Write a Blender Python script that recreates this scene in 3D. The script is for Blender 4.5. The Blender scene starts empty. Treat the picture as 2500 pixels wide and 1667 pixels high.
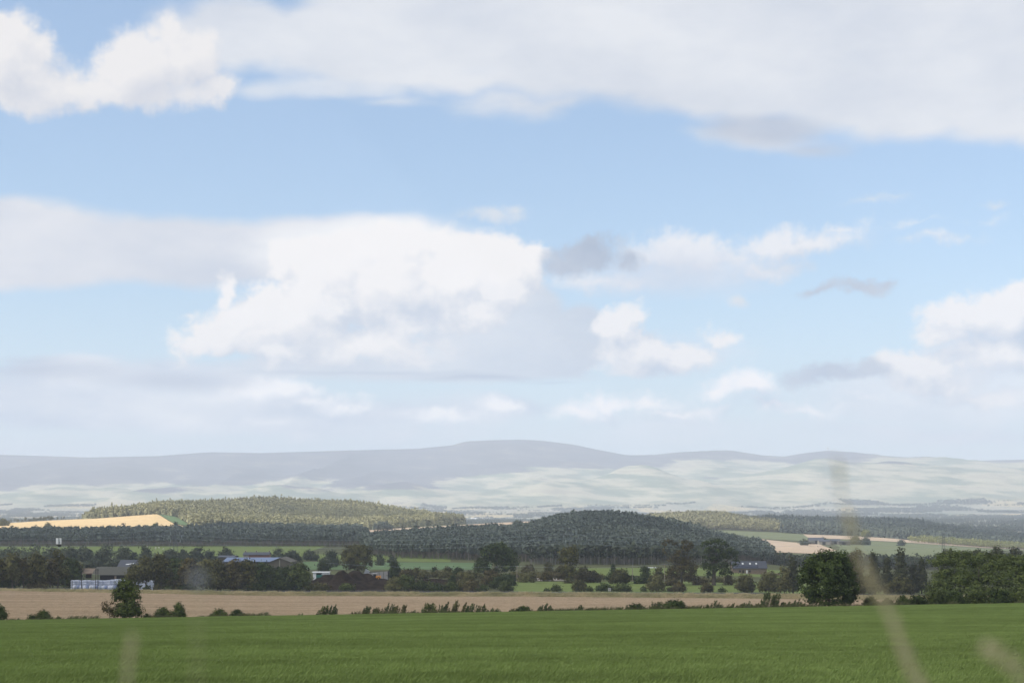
import bpy, math, random
import numpy as np
F, CX, HY = 3964.0, 1250.0, 1240.0          # focal length in picture units, axis column, eye-level row
YE = 265.0                                   # depth of the green field's far edge
C = bpy.context.scene.collection
rad = math.radians

# ------------------------------------------------------------------ noise
def _hash(ix, iy, s):
    h = (ix.astype(np.int64) * 374761393 + iy.astype(np.int64) * 668265263 + s * 974634777) & 0x7fffffff
    h = ((h ^ (h >> 13)) * 1274126177) & 0x7fffffff
    return ((h ^ (h >> 16)) & 0xffff) / 65535.0
def vnoise(x, y, s=0):
    x = np.asarray(x, float); y = np.asarray(y, float)
    ix = np.floor(x); iy = np.floor(y); fx = x - ix; fy = y - iy
    fx = fx * fx * (3 - 2 * fx); fy = fy * fy * (3 - 2 * fy)
    a = _hash(ix, iy, s); b = _hash(ix + 1, iy, s); c = _hash(ix, iy + 1, s); d = _hash(ix + 1, iy + 1, s)
    return (a * (1 - fx) + b * fx) * (1 - fy) + (c * (1 - fx) + d * fx) * fy
def fbm(x, y, s=0, o=4):
    t = 0; a = .5; n = 0
    for k in range(o):
        t = t + a * vnoise(x * 2 ** k, y * 2 ** k, s + k * 17); n += a; a *= .5
    return t / n

# ------------------------------------------------------------------ the lie of the land
def z_rows(z, Y): return HY - z * F / Y
SKY = [(0,1044),(110,1047),(200,1050),(360,1047),(440,1041),(480,1038),(600,1040),(800,1034),(960,1030),(1040,1022),(1070,1013),
       (1150,1010),(1200,1009),(1250,1012),(1320,1021),(1360,1030),(1440,1045),(1500,1044),(1560,1038),(1640,1034),(1680,1034),
       (1750,1045),(1800,1048),(1850,1040),(1900,1034),(1960,1038),(2040,1047),(2120,1052),(2230,1058),(2352,1055)]
SKY = [(a * 1.063, b * 1.063) for a, b in SKY]
pl = -33.3
def cr(Y, pts): return (Y, pts)
EDGE = [(0,1516),(640,1504.5),(1250,1494.5),(1840,1485),(2500,1473)]
VB = [(0,1445),(300,1450),(640,1457),(1240,1459),(1840,1464),(2500,1471)]
VT = [(0,1438.5),(300,1440),(640,1443.5),(1240,1444.5),(1840,1447.5),(2250,1451),(2500,1455)]
LINES = [
 (YE, EDGE), (285, [(a, b + 12) for a, b in EDGE]),
 (600, VB), (605, [(p, np.interp(p, *zip(*VB)) * .35 + np.interp(p, *zip(*VT)) * .65 ) for p, _ in VT]),
 (620, [(p, r + 2.5) for p, r in VT]), (626, VT), (638, [(p, r - .3) for p, r in VT]),
 (648, [(p, r + 1.5) for p, r in VT]),
 (700, [(0,z_rows(pl,700)),(1900,z_rows(pl,700)),(2500,z_rows(-35,700))]),
 (1000,[(0,z_rows(pl,1000)),(1800,z_rows(pl,1000)),(2000,1390),(2500,1400)]),
 (1300,[(0,z_rows(pl,1300)),(880,z_rows(pl,1300)),(1000,1336),(1240,1330),(1350,1318),(1400,1310),(1500,1308),(1600,1318),(1700,1335),(1800,1360),(1900,1385),(2500,1390)]),
 (1500,[(0,z_rows(pl,1500)),(850,1327),(1000,1322),(1240,1315),(1290,1306),(1350,1287),(1400,1278),(1450,1275),(1500,1277),(1550,1283),(1600,1290),(1650,1300),(1700,1313),(1750,1330),(1800,1340),(1870,1350),(2000,1356),(2200,1362),(2500,1365)]),
 (1800,[(0,1313),(850,1313),(1000,1312),(1240,1305),(1450,1300),(1600,1312),(1750,1325),(1830,1332),(1900,1336),(2050,1342),(2200,1350),(2500,1356)]),
 (2000,[(-300,1296),(0,1293),(400,1291),(830,1303),(1000,1296),(1240,1283),(1330,1278),(1500,1290),(1650,1312),(1750,1320),(1850,1325),(2000,1328),(2200,1337),(2400,1344),(2500,1347)]),
 (2200,[(-300,1289),(0,1285),(300,1277),(440,1280),(640,1290),(830,1298),(1000,1288),(1240,1275),(1330,1271),(1500,1290),(1650,1300),(1750,1306),(1850,1311),(1950,1315),(2050,1317),(2200,1324),(2400,1337),(2500,1341)]),
 (2400,[(-300,1282),(0,1278),(130,1270),(230,1266),(380,1255),(440,1262),(560,1272),(640,1278),(830,1288),(1000,1284),(1240,1277),(1500,1290),(1650,1290),(1750,1295),(1800,1296),(1900,1300),(1970,1305),(2100,1309),(2180,1314),(2270,1322),(2420,1336),(2500,1340)]),
 (2900,[(-200,1292),(0,1290),(130,1282),(230,1272),(300,1262),(380,1246),(440,1243),(560,1238),(640,1233),(720,1238),(850,1242),(905,1248),(960,1257),(1020,1267),(1080,1275),(1130,1280),(1240,1285),(1500,1285),(1590,1272),(1640,1268),(1700,1264),(1760,1266),(1800,1272),(1850,1279),(1900,1286),(2000,1292),(2100,1296),(2200,1299),(2300,1308),(2400,1320),(2500,1328)]),
 (3300,[(0,1290),(380,1262),(640,1255),(900,1265),(1080,1284),(1500,1284),(1700,1276),(1850,1277),(1900,1276),(2000,1279),(2100,1282),(2200,1283),(2240,1286),(2300,1297),(2400,1311),(2500,1319)]),
 (4200,[(0,1291),(2200,1291),(2500,1300)]),
 (5500,[(0,1279),(2500,1281)]), (7500,[(0,1264),(1200,1266),(2500,1264)]), (9000,[(0,1251),(2500,1249)]),
 (10500,[(0,1229),(900,1232),(1500,1224),(2500,1218)]),
 (12000,[(0,1200),(500,1203),(900,1200),(1050,1188),(1250,1176),(1400,1185),(1700,1192),(2000,1175),(2500,1160)]),
 (13500,[(0,1150),(500,1150),(900,1155),(1200,1130),(1500,1150),(1800,1150),(2100,1130),(2500,1132)]),
 (15000, SKY), (17000,[(a, b + 45) for a, b in SKY]), (20000,[(0,1190),(2500,1190)]),
]
LY = np.array([l[0] for l in LINES], float)
def _linez(k, px):
    a, b = zip(*LINES[k][1])
    return -(np.interp(px, a, b) - HY) / F * LY[k]
def gz(X, Y):
    X = np.asarray(X, float); Y = np.asarray(Y, float); X, Y = np.broadcast_arrays(X, Y)
    px = CX + F * X / np.maximum(Y, YE)
    zs = np.stack([_linez(k, px) for k in range(len(LINES))])
    k = np.clip(np.searchsorted(LY, Y, 'right') - 1, 0, len(LINES) - 2)
    t = np.clip((Y - LY[k]) / (LY[k + 1] - LY[k]), 0, 1)
    z0 = np.take_along_axis(zs, k[None], 0)[0]; z1 = np.take_along_axis(zs, (k + 1)[None], 0)[0]
    far = Y > 1000
    t = np.where(far, t * .45 + .55 * t * t * (3 - 2 * t), t)
    z = z0 + (z1 - z0) * t
    ze = zs[0]
    near = -2.0 + (ze + 2.0) * Y / YE
    tap = np.clip((YE - Y) / 30, 0, 1) * np.clip((Y + 5) / 30, 0, 1)
    near = near + tap * .55 * (fbm(X / 60, Y / 26, 5, 3) - .5)
    z = np.where(Y < YE, near, z)
    # the fells: gullies and spurs
    w = np.clip((Y - 9300) / 1500, 0, 1) * np.clip((14900 - Y) / 900, 0, 1)
    g = np.abs(fbm((X + 500 * fbm(X / 2500, Y / 2500, 3, 2)) / 900, Y / 3600, 11, 4) - .5) * 2
    z = z + w * (190 * (.27 - g)) + w * 36 * (fbm(X / 260, Y / 420, 31, 3) - .5)
    z = z + w * 150 * np.exp(-(((X - 900) / 330) ** 2 + ((Y - 11500) / 600) ** 2))
    z = z + w * 110 * np.exp(-(((X - 2350) / 500) ** 2 + ((Y - 11300) / 600) ** 2)) + w * 40 * np.exp(-(((X + 1900) / 600) ** 2 + ((Y - 11000) / 600) ** 2))
    for (px_, y_, sx_, sy_, a_) in ((180, 11300, 700, 900, 60), (760, 10700, 420, 500, 85), (1010, 11400, 480, 650, 130), (1180, 10600, 380, 420, 80), (1400, 11000, 420, 520, 105),
                                    (1740, 10900, 430, 500, 95), (1890, 11900, 480, 700, 120), (2080, 10700, 460, 450, 85), (2250, 11700, 520, 700, 125), (2440, 10900, 500, 500, 100)):
        z = z + w * .6 * a_ * np.exp(-(((X - (px_ - CX) / F * y_) / sx_) ** 2 + ((Y - y_) / sy_) ** 2))
    v = np.clip((Y - 4300) / 1500, 0, 1) * np.clip((10500 - Y) / 1500, 0, 1)
    z = z + v * 16 * (fbm(X / 900, Y / 700, 51, 3) - .5)
    return z
def g1(X, Y): return float(gz(np.array([X]), np.array([Y]))[0])
def at(px, row, Y): return ((px - CX) / F * Y, Y, -(row - HY) / F * Y)
_YS = np.concatenate([np.arange(20, 700, 2.0), np.geomspace(700, 14900, 900)])
def on(px, row, ymin=20):
    """the first ground point that the ray through (px,row) meets beyond ymin: (X, Y, Z)"""
    ys = _YS[_YS >= ymin]; X = (px - CX) / F * ys
    z = gz(X, ys); zr = -(row - HY) / F * ys
    i = np.argmax(z >= zr) if (z >= zr).any() else len(ys) - 1
    return float(X[i]), float(ys[i]), float(z[i])

# ------------------------------------------------------------------ objects and meshes
def tag(o, label=None, cat=None, group=None, kind=None):
    if label: o['label'] = label
    if cat: o['category'] = cat
    if group: o['group'] = group
    if kind: o['kind'] = kind
    return o
def empty(name, loc, rz=0):
    o = bpy.data.objects.new(name, None); C.objects.link(o); o.location = loc; o.rotation_euler.z = rz
    o.empty_display_size = .2
    return o
def mk(name, V, Q, mat=None, smooth=False, tint=None, parent=None, link=True):
    """V: n x 3, Q: m x k faces (all with k corners) -> one mesh object"""
    V = np.asarray(V, np.float32); Q = np.asarray(Q, np.int32)
    me = bpy.data.meshes.new(name); m, k = Q.shape
    me.vertices.add(len(V)); me.vertices.foreach_set('co', V.ravel())
    me.loops.add(m * k); me.loops.foreach_set('vertex_index', Q.ravel())
    me.polygons.add(m); me.polygons.foreach_set('loop_start', np.arange(0, m * k, k, dtype=np.int32))
    me.polygons.foreach_set('loop_total', np.full(m, k, np.int32))
    if smooth: me.polygons.foreach_set('use_smooth', np.ones(m, bool))
    if tint is not None:
        a = me.attributes.new('tint', 'FLOAT', 'FACE'); a.data.foreach_set('value', np.asarray(tint, np.float32))
    me.update(calc_edges=True)
    if mat: me.materials.append(mat)
    o = bpy.data.objects.new(name, me)
    if link: C.objects.link(o)
    if parent: o.parent = parent
    return o
class MB:
    """collects boxes, prisms and tubes into one mesh"""
    def __init__(s): s.v = []; s.f = []
    def add(s, vs, fs):
        n = len(s.v); s.v += [tuple(v) for v in vs]; s.f += [tuple(i + n for i in f) for f in fs]; return s
    def box(s, x0, x1, y0, y1, z0, z1):
        return s.add([(x0,y0,z0),(x1,y0,z0),(x1,y1,z0),(x0,y1,z0),(x0,y0,z1),(x1,y0,z1),(x1,y1,z1),(x0,y1,z1)],
                     [(0,3,2,1),(4,5,6,7),(0,1,5,4),(1,2,6,5),(2,3,7,6),(3,0,4,7)])
    def tube(s, pts, rs, n=6):
        pts = [np.array(p, float) for p in pts]
        if not hasattr(rs, '__len__'): rs = [rs] * len(pts)
        base = len(s.v)
        for i, p in enumerate(pts):
            d = pts[min(i + 1, len(pts) - 1)] - pts[max(i - 1, 0)]; d /= (np.linalg.norm(d) + 1e-9)
            a = np.cross(d, (0, 0, 1) if abs(d[2]) < .9 else (1, 0, 0)); a /= np.linalg.norm(a); b = np.cross(d, a)
            for k in range(n):
                t = 2 * math.pi * k / n; s.v.append(tuple(p + rs[i] * (a * math.cos(t) + b * math.sin(t))))
        for i in range(len(pts) - 1):
            for k in range(n):
                s.f.append((base+i*n+k, base+i*n+(k+1)%n, base+(i+1)*n+(k+1)%n, base+(i+1)*n+k))
        s.f.append(tuple(base + k for k in range(n))[::-1]); s.f.append(tuple(base + (len(pts)-1)*n + k for k in range(n)))
        return s
    def gable(s, x0, x1, y0, y1, z0, z1, along='x'):
        """a roof prism: eaves z0, ridge z1"""
        if along == 'x':
            ym = (y0 + y1) / 2
            v = [(x0,y0,z0),(x1,y0,z0),(x1,y1,z0),(x0,y1,z0),(x0,ym,z1),(x1,ym,z1)]; f = [(0,3,2,1),(0,1,5,4),(2,3,4,5),(0,4,3),(1,2,5)]
        else:
            xm = (x0 + x1) / 2
            v = [(x0,y0,z0),(x1,y0,z0),(x1,y1,z0),(x0,y1,z0),(xm,y0,z1),(xm,y1,z1)]; f = [(0,3,2,1),(1,2,5,4),(3,0,4,5),(0,1,4),(2,3,5)]
        return s.add(v, f)
    def sphere(s, c, r, nu=12, nv=8):
        b = len(s.v)
        for j in range(1, nv):
            t = math.pi * j / nv
            for i in range(nu):
                p = 2 * math.pi * i / nu
                s.v.append((c[0] + r[0]*math.sin(t)*math.cos(p), c[1] + r[1]*math.sin(t)*math.sin(p), c[2] + r[2]*math.cos(t)))
        s.v += [(c[0],c[1],c[2]+r[2]), (c[0],c[1],c[2]-r[2])]; T = len(s.v) - 2
        for j in range(nv - 2):
            for i in range(nu):
                s.f.append((b+j*nu+i, b+(j+1)*nu+i, b+(j+1)*nu+(i+1)%nu, b+j*nu+(i+1)%nu))
        for i in range(nu):
            s.f.append((T, b+i, b+(i+1)%nu)); s.f.append((T+1, b+(nv-2)*nu+(i+1)%nu, b+(nv-2)*nu+i))
        return s
    def build(s, name, mat, parent=None, smooth=False, loc=None):
        me = bpy.data.meshes.new(name); me.from_pydata(s.v, [], s.f); me.update()
        if smooth: me.polygons.foreach_set('use_smooth', [True] * len(me.polygons))
        me.materials.append(mat); o = bpy.data.objects.new(name, me); C.objects.link(o)
        if parent: o.parent = parent
        if loc: o.location = loc
        return o

# ------------------------------------------------------------------ materials
def nodes(m):
    m.use_nodes = True; nt = m.node_tree; nt.nodes.clear(); return nt
class G:
    """small helper to write node trees"""
    def __init__(s, nt): s.nt = nt
    def n(s, t, **k):
        o = s.nt.nodes.new(t)
        for a, b in k.items(): setattr(o, a, b)
        return o
    def put(s, sock, v):
        if isinstance(v, bpy.types.NodeSocket): s.nt.links.new(v, sock)
        elif v is not None: sock.default_value = v
    def m(s, op, a, b=None, c=None, clamp=False):
        o = s.n('ShaderNodeMath', operation=op, use_clamp=clamp)
        for i, v in enumerate((a, b, c)):
            if v is not None: s.put(o.inputs[i], v)
        return o.outputs[0]
    def v(s, op, a, b=None, c=None):
        o = s.n('ShaderNodeVectorMath', operation=op)
        for i, x in enumerate((a, b, c)):
            if x is not None: s.put(o.inputs[i], x)
        return o.outputs['Value'] if op in ('LENGTH', 'DOT_PRODUCT') else o.outputs[0]
    def mix(s, f, a, b, mode='MIX'):
        o = s.n('ShaderNodeMix', data_type='RGBA', blend_type=mode); s.put(o.inputs[0], f)
        s.put(o.inputs[6], (*a, 1) if isinstance(a, tuple) and len(a) == 3 else a)
        s.put(o.inputs[7], (*b, 1) if isinstance(b, tuple) and len(b) == 3 else b); return o.outputs[2]
    def sm(s, x, a, b):
        o = s.n('ShaderNodeMapRange', interpolation_type='SMOOTHSTEP')
        s.put(o.inputs[0], x); s.put(o.inputs[1], a); s.put(o.inputs[2], b); return o.outputs[0]
    def noise(s, vec, scale, detail=4, rough=.55, dim='3D', out=0):
        o = s.n('ShaderNodeTexNoise', noise_dimensions=dim); s.put(o.inputs['Vector'], vec)
        s.put(o.inputs['Scale'], scale); s.put(o.inputs['Detail'], detail); s.put(o.inputs['Roughness'], rough); return o.outputs[out]
def pmat(name, colfn, rough=.9, bump=None, spec=.2, trans=0):
    """colfn(g, pos) -> colour socket or tuple"""
    m = bpy.data.materials.new(name); nt = nodes(m); g = G(nt)
    pos = g.n('ShaderNodeNewGeometry').outputs['Position']
    col = colfn(g, pos) if callable(colfn) else colfn
    b = g.n('ShaderNodeBsdfPrincipled'); g.put(b.inputs['Base Color'], (*col, 1) if isinstance(col, tuple) else col)
    b.inputs['Roughness'].default_value = rough; b.inputs['Specular IOR Level'].default_value = spec
    if bump:
        bn = g.n('ShaderNodeBump'); bn.inputs['Strength'].default_value = bump[1]; bn.inputs['Distance'].default_value = bump[2]
        g.put(bn.inputs['Height'], bump[0](g, pos)); g.nt.links.new(bn.outputs[0], b.inputs['Normal'])
    sh = b.outputs[0]
    if trans:
        t = g.n('ShaderNodeBsdfTranslucent'); g.put(t.inputs[0], (*col, 1) if isinstance(col, tuple) else col)
        mx = g.n('ShaderNodeMixShader'); mx.inputs[0].default_value = trans
        g.nt.links.new(sh, mx.inputs[1]); g.nt.links.new(t.outputs[0], mx.inputs[2]); sh = mx.outputs[0]
    o = g.n('ShaderNodeOutputMaterial'); g.nt.links.new(sh, o.inputs[0])
    return m
def plain(name, c, rough=.8, var=.25, scale=1.5, spec=.25, metal=0):
    def f(g, p):
        n = g.noise(p, scale, 5, .65)
        return g.mix(n, tuple(x * (1 - var) for x in c), tuple(min(1, x * (1 + var)) for x in c))
    return pmat(name, f, rough, spec=spec)
def leafmat(name, dark, light, trans=.14, rough=.75):
    def f(g, p):
        a = g.n('ShaderNodeAttribute', attribute_name='tint').outputs['Fac']
        r = g.n('ShaderNodeObjectInfo').outputs['Random']
        c = g.mix(a, dark, light)
        k = g.m('MULTIPLY_ADD', r, .35, .82)
        return g.v('MULTIPLY', c, g.n('ShaderNodeCombineXYZ').outputs[0]) if False else g.v('SCALE', c, None, None) if False else _scale(g, c, k)
    return pmat(name, f, rough, trans=trans, spec=.12)
def _scale(g, c, k):
    o = g.n('ShaderNodeVectorMath', operation='SCALE'); g.put(o.inputs[0], c); g.put(o.inputs[3], k); return o.outputs[0]
# ------------------------------------------------------------------ light, sky, camera
SUN_AZ, SUN_EL = rad(-112), rad(42)      # azimuth from +Y towards +X
S = np.array([math.sin(SUN_AZ) * math.cos(SUN_EL), math.cos(SUN_AZ) * math.cos(SUN_EL), math.sin(SUN_EL)])
sc = bpy.context.scene
w = bpy.data.worlds.new('World'); sc.world = w; w.use_nodes = True
nt = w.node_tree; nt.nodes.clear(); g = G(nt)
sky = g.n('ShaderNodeTexSky', sky_type='NISHITA'); sky.sun_disc = False
sky.sun_elevation = SUN_EL; sky.sun_rotation = SUN_AZ
sky.air_density = 1.0; sky.dust_density = .6; sky.ozone_density = 1.5; sky.altitude = 100
STR = .15
d = g.n('ShaderNodeTexCoord').outputs['Generated']
sx = g.n('ShaderNodeSeparateXYZ'); g.put(sx.inputs[0], d); dx, dy, dz = sx.outputs
az = g.m('ARCTAN2', dx, dy); hor = g.m('SQRT', g.m('ADD', g.m('MULTIPLY', dx, dx), g.m('MULTIPLY', dy, dy)))
el = g.m('ARCTAN2', dz, hor)
cb = g.n('ShaderNodeCombineXYZ'); g.put(cb.inputs[0], g.m('MULTIPLY', az, 3.964)); g.put(cb.inputs[1], g.m('MULTIPLY', el, 3.964))
P0 = cb.outputs[0]                        # azimuth and elevation, 3.964 units to a radian
def ae(px, row):
    a = math.atan((px - CX) / F); e = math.atan((HY - row) / F * math.cos(a)); return a * 3.964, e * 3.964
def W2(P, scale, detail, rough=.58, off=0.0):      # a unit warp: noise colour about zero
    n = g.n('ShaderNodeTexNoise', noise_dimensions='2D'); g.put(n.inputs['Vector'], g.v('ADD', P, (off, off * 1.7, 0)))
    g.put(n.inputs['Scale'], scale); g.put(n.inputs['Detail'], detail); g.put(n.inputs['Roughness'], rough)
    return g.v('SUBTRACT', n.outputs['Color'], (.5, .5, .5))
P1 = g.v('ADD', P0, (-.030, .045, 0))
def fields(P):
    return dict(P=P, A=W2(P, 2.6, 3, .55, 3.1), B=W2(P, 8, 4, .62, 1.7),
                sA=g.noise(g.v('MULTIPLY', P, (1, 2.4, 1)), 2.1, 6, .56, '2D'),
                sB=g.noise(g.v('MULTIPLY', P, (1, 1.25, 1)), 7.5, 5, .6, '2D'))
FP = (fields(P0), fields(P1))
def blobs(P, L):
    """union of soft ellipses: 0 at the outline, 1 at the centre"""
    r = None
    for (x, y, rx, ry) in L:
        c = ae(x, y); ix, iy = 1000 / rx, 1000 / ry
        q = g.v('LENGTH', g.v('MULTIPLY_ADD', P, (ix, iy, 0), (-c[0] * ix, -c[1] * iy, 0)))
        e = g.m('MULTIPLY', g.m('SUBTRACT', 1.0, q), min(rx, ry) / 100.0)
        r = e if r is None else g.m('SMOOTH_MAX', r, e, .12)
    return r
def tf(P, name_noise, amp):   # add a fractal to a field
    return g.m('MULTIPLY', g.m('SUBTRACT', name_noise, .5), amp)
def layer(col, L, soft, wamp, kind, namp, cdark, clight, opac=1.0, lit=0, flat=None, bright=.5):
    """kind 'A': large soft forms, 'B': billowed edges"""
    def field(f):
        Q = g.v('MULTIPLY_ADD', f['B' if kind == 'B' else 'A'], (wamp, wamp * .75, 0), f['P'])
        if kind == 'B': Q = g.v('MULTIPLY_ADD', f['A'], (wamp * .8, wamp * .5, 0), Q)
        d_ = blobs(Q, L)
        if flat is not None:
            yy = g.n('ShaderNodeSeparateXYZ'); g.put(yy.inputs[0], f['P'])
            d_ = g.m('MINIMUM', d_, g.m('MULTIPLY', g.m('SUBTRACT', yy.outputs[1], ae(CX, flat[0])[1]), flat[1]))
        nn = f['s' + kind]
        return g.m('ADD', d_, tf(None, nn, namp)), nn
    D, nn = field(FP[0])
    a = g.m('MULTIPLY', g.sm(D, 0.0, soft), opac)
    if lit:
        D2, _ = field(FP[1])
        t = g.m('MULTIPLY_ADD', g.m('SUBTRACT', D, D2), lit, bright, clamp=True)
    else:
        t = g.m('MULTIPLY_ADD', g.m('SUBTRACT', nn, .5), 2.2, bright, clamp=True)
    return g.mix(a, col, g.mix(t, cdark, clight))
def lin(r, gg, b): return tuple(((x / 255 + .055) / 1.055) ** 2.4 if x > 10 else x / 3294 for x in (r, gg, b))
nk = g.n('ShaderNodeVectorMath', operation='SCALE'); g.put(nk.inputs[0], sky.outputs[0]); nk.inputs[3].default_value = STR
base = g.v('MULTIPLY', nk.outputs[0], (.97, 1.02, 1.05))
# thin milky air towards the skyline and a general broken cloud cover away from the view
veil = g.m('MULTIPLY_ADD', g.sm(el, .17, .0),   .45, .20)
col = g.mix(veil, base, lin(196, 216, 238))
# scattered clouds everywhere else (only where no modelled cloud stands)
Pw = g.v('MULTIPLY', P0, (1, 1.8, 1))
ev = g.noise(Pw, 1.1, 4, .6, '2D')
out = g.sm(g.m('ABSOLUTE', az), .36, .6); outh = g.sm(el, .34, .5)
away = g.m('MAXIMUM', out, outh)
cover = g.m('MULTIPLY', g.sm(ev, .38, .55), away)
col = g.mix(cover, col, (.82, .84, .88))
W = lin(248, 246, 244)
# high soft veil, top right
col = layer(col, [(1250,60,640,170),(1750,120,700,190),(2250,130,520,200),(1330,250,260,60),(1830,330,220,50),(900,110,330,140),(600,70,260,120),(560,30,200,60),(2450,270,260,80),(2050,230,400,70)],
            .6, .20, 'A', 1.0, lin(205,211,222), lin(229,231,235), .98, bright=.55)
col = layer(col, [(1870,310,200,55),(1980,360,130,28)], .4, .10, 'A', .5, lin(172,182,200), lin(200,206,218), .9)
col = layer(col, [(780,222,230,32),(950,255,130,16),(640,225,120,26),(1180,170,60,14)], .25, .06, 'A', .4, lin(206,216,230), lin(226,229,234), .85)
# left top cumulus
col = layer(col, [(20,150,125,125),(70,200,180,80),(210,215,170,65),(330,160,125,100),(450,140,105,100),(430,70,50,70),(525,215,70,60),(300,215,290,68)],
            .42, .12, 'B', .45, lin(208,211,220), (.86, .835, .825), 1, lit=1.1, bright=.66)
# mid-left stratus sheet
col = layer(col, [(60,600,340,115),(450,620,430,100),(850,600,360,85),(1150,620,190,60),(40,520,160,55)],
            .36, .07, 'A', .45, lin(203,209,221), lin(230,230,234), .97, bright=.55)
# right mid bank
col = layer(col, [(1700,620,260,58),(1950,595,250,50),(2060,565,160,32),(1480,690,230,38),(2260,553,150,12),(2280,600,100,26),(1850,650,170,38)],
            .42, .13, 'B', .6, lin(200,207,221), lin(240,240,243), .97, lit=1.3, bright=.6)
col = layer(col, [(300,970,640,120),(1000,1010,500,70)], .7, .10, 'A', .8, lin(190,202,222), lin(238,241,246), .88, bright=.5)
col = layer(col, [(2250,970,420,100),(1650,1050,420,60),(2480,880,260,120),(1640,665,380,85),(1500,860,330,90),(2080,1040,420,60)], .7, .10, 'A', .9, lin(202,212,228), lin(238,240,246), .75, bright=.5)
# low distant bank over the fells
col = layer(col, [(200,1010,420,70),(720,1010,360,66),(120,905,280,52),(430,910,300,48),(1250,1000,220,42),(60,960,320,60),(2350,1060,300,40)],
            .40, .10, 'A', .7, lin(170,189,214), lin(246,247,250), .95, bright=.48)
col = layer(col, [(680,950,160,42),(650,1025,100,34),(850,1000,140,32),(760,985,200,30),(1080,1010,150,34),(1230,1000,90,32)],
            .32, .09, 'B', .5, lin(172,190,214), (1.08, 1.05, 1.04), .95, lit=1.6, bright=.58)
col = layer(col, [(950,585,330,72),(790,620,260,84),(1130,600,190,62)], .5, .07, 'A', .4, lin(232,233,237), lin(250,249,248), .95, bright=.7)
col = layer(col, [(120,905,270,34),(420,930,280,34),(60,880,160,24),(30,905,60,20)], .35, .07, 'A', .5, lin(160,174,198), lin(196,205,220), .85, bright=.55)
col = layer(col, [(100,985,260,30),(420,1000,300,24),(880,1060,400,30)], .4, .07, 'A', .6, lin(190,203,222), lin(235,238,243), .8, bright=.5)
# body under and right of the great cumulus (its shaded side and base)
col = layer(col, [(1300,850,210,115),(1420,800,95,75),(1050,905,440,46),(1330,920,230,34),(800,895,320,40),(1200,780,210,130)],
            .26, .05, 'A', .35, lin(192,203,219), lin(220,225,233), .92, flat=(945, 10), bright=.6)
col = layer(col, [(900,912,420,10),(1180,925,260,15),(1350,935,150,12)], .2, .05, 'A', .25, lin(142,162,192), lin(172,188,209), .9)
# the great cumulus
col = layer(col, [(562,715,46,66),(470,850,85,52),(560,810,120,90),(700,790,160,120),(800,690,140,140),(960,690,200,155),(1120,690,200,145),(1225,660,120,115),(1300,600,58,52),(850,850,320,68),(700,640,62,66),(1010,600,260,66)],
            .34, .13, 'B', .5, lin(203,211,224), (.97, .935, .915), 1, lit=1.2, flat=(915, 12), bright=.72)
# billows inside the great cumulus
col = layer(col, [(1240,720,90,70),(1290,640,46,50),(1150,770,110,52),(1000,800,120,46),(1110,700,70,48)],
            .45, .12, 'B', .7, lin(206,213,224), (.99, .955, .935), .8, lit=1.8, bright=.72)
col = layer(col, [(610,770,80,56),(520,850,90,40),(690,850,120,42),(760,740,90,80),(860,850,110,36),(850,640,80,50)],
            .45, .12, 'B', .7, lin(212,217,226), (.99, .955, .935), .8, lit=1.8, bright=.78)
col = layer(col, [(930,800,70,12),(1030,860,90,16),(880,770,40,10),(1150,870,120,14)], .3, .12, 'B', .5, lin(192,203,219), lin(214,220,230), .6, bright=.5)
# cumulus right of it
col = layer(col, [(1525,800,75,70),(1570,860,125,68),(1650,865,105,54),(1740,815,75,38),(1560,905,145,32)],
              .34, .13, 'B', .55, lin(190,202,220), (.96, .93, .92), .96, lit=1.5, flat=(928, 14), bright=.64)
# right-hand cumulus
col = layer(col, [(2390,780,125,66),(2490,770,160,90),(2340,815,105,45),(2250,905,125,60),(2190,880,72,50),(2330,930,105,56),(2400,960,160,40),(2450,860,170,60)],
            .34, .13, 'B', .55, lin(186,200,219), (.96, .93, .92), .96, lit=1.5, bright=.64)
# long low ones, right of centre
col = layer(col, [(1420,1010,130,40),(2000,1000,150,30),(1835,935,110,48),(1750,955,155,42),(1560,985,180,44),(1470,985,95,44),(1650,1010,280,34),(1880,985,160,28),(2120,968,190,20)],
              .44, .12, 'B', .5, lin(166,186,212), (1.1, 1.05, 1.04), .98, lit=1.7, bright=.56)
# grey scraps in shade
col = layer(col, [(1440,615,118,56),(1390,645,95,36),(1545,635,60,34)], .3, .11, 'B', .5, lin(158,172,194), lin(186,195,210), .96)
col = layer(col, [(2090,705,105,22),(2010,718,70,20),(2150,690,60,20)], .2, .09, 'B', .4, lin(166,180,202), lin(196,204,217), .92)
col = layer(col, [(2020,910,150,34),(2120,900,70,30)], .25, .09, 'B', .4, lin(158,176,202), lin(190,200,215), .95)
# wisps
col = layer(col, [(1195,522,70,28),(1250,510,45,26),(1160,530,60,16),(2130,487,70,10),(2180,475,50,8),(2410,505,46,14),(1800,730,34,24)],
            .25, .07, 'B', .3, lin(214,222,232), lin(228,230,234), .85)
bg = g.n('ShaderNodeBackground'); g.put(bg.inputs[0], col); bg.inputs[1].default_value = 1.0
wo = g.n('ShaderNodeOutputWorld'); nt.links.new(bg.outputs[0], wo.inputs[0])
w.cycles.sampling_method = 'MANUAL'; w.cycles.sample_map_resolution = 512

sun = bpy.data.lights.new('sun', 'SUN'); sun.energy = 4.6; sun.angle = rad(.53); sun.color = (1, .95, .88)
so = bpy.data.objects.new('sun', sun); C.objects.link(so)
from mathutils import Vector
so.rotation_euler = Vector((-S[0], -S[1], -S[2])).to_track_quat('-Z', 'Y').to_euler()

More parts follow.
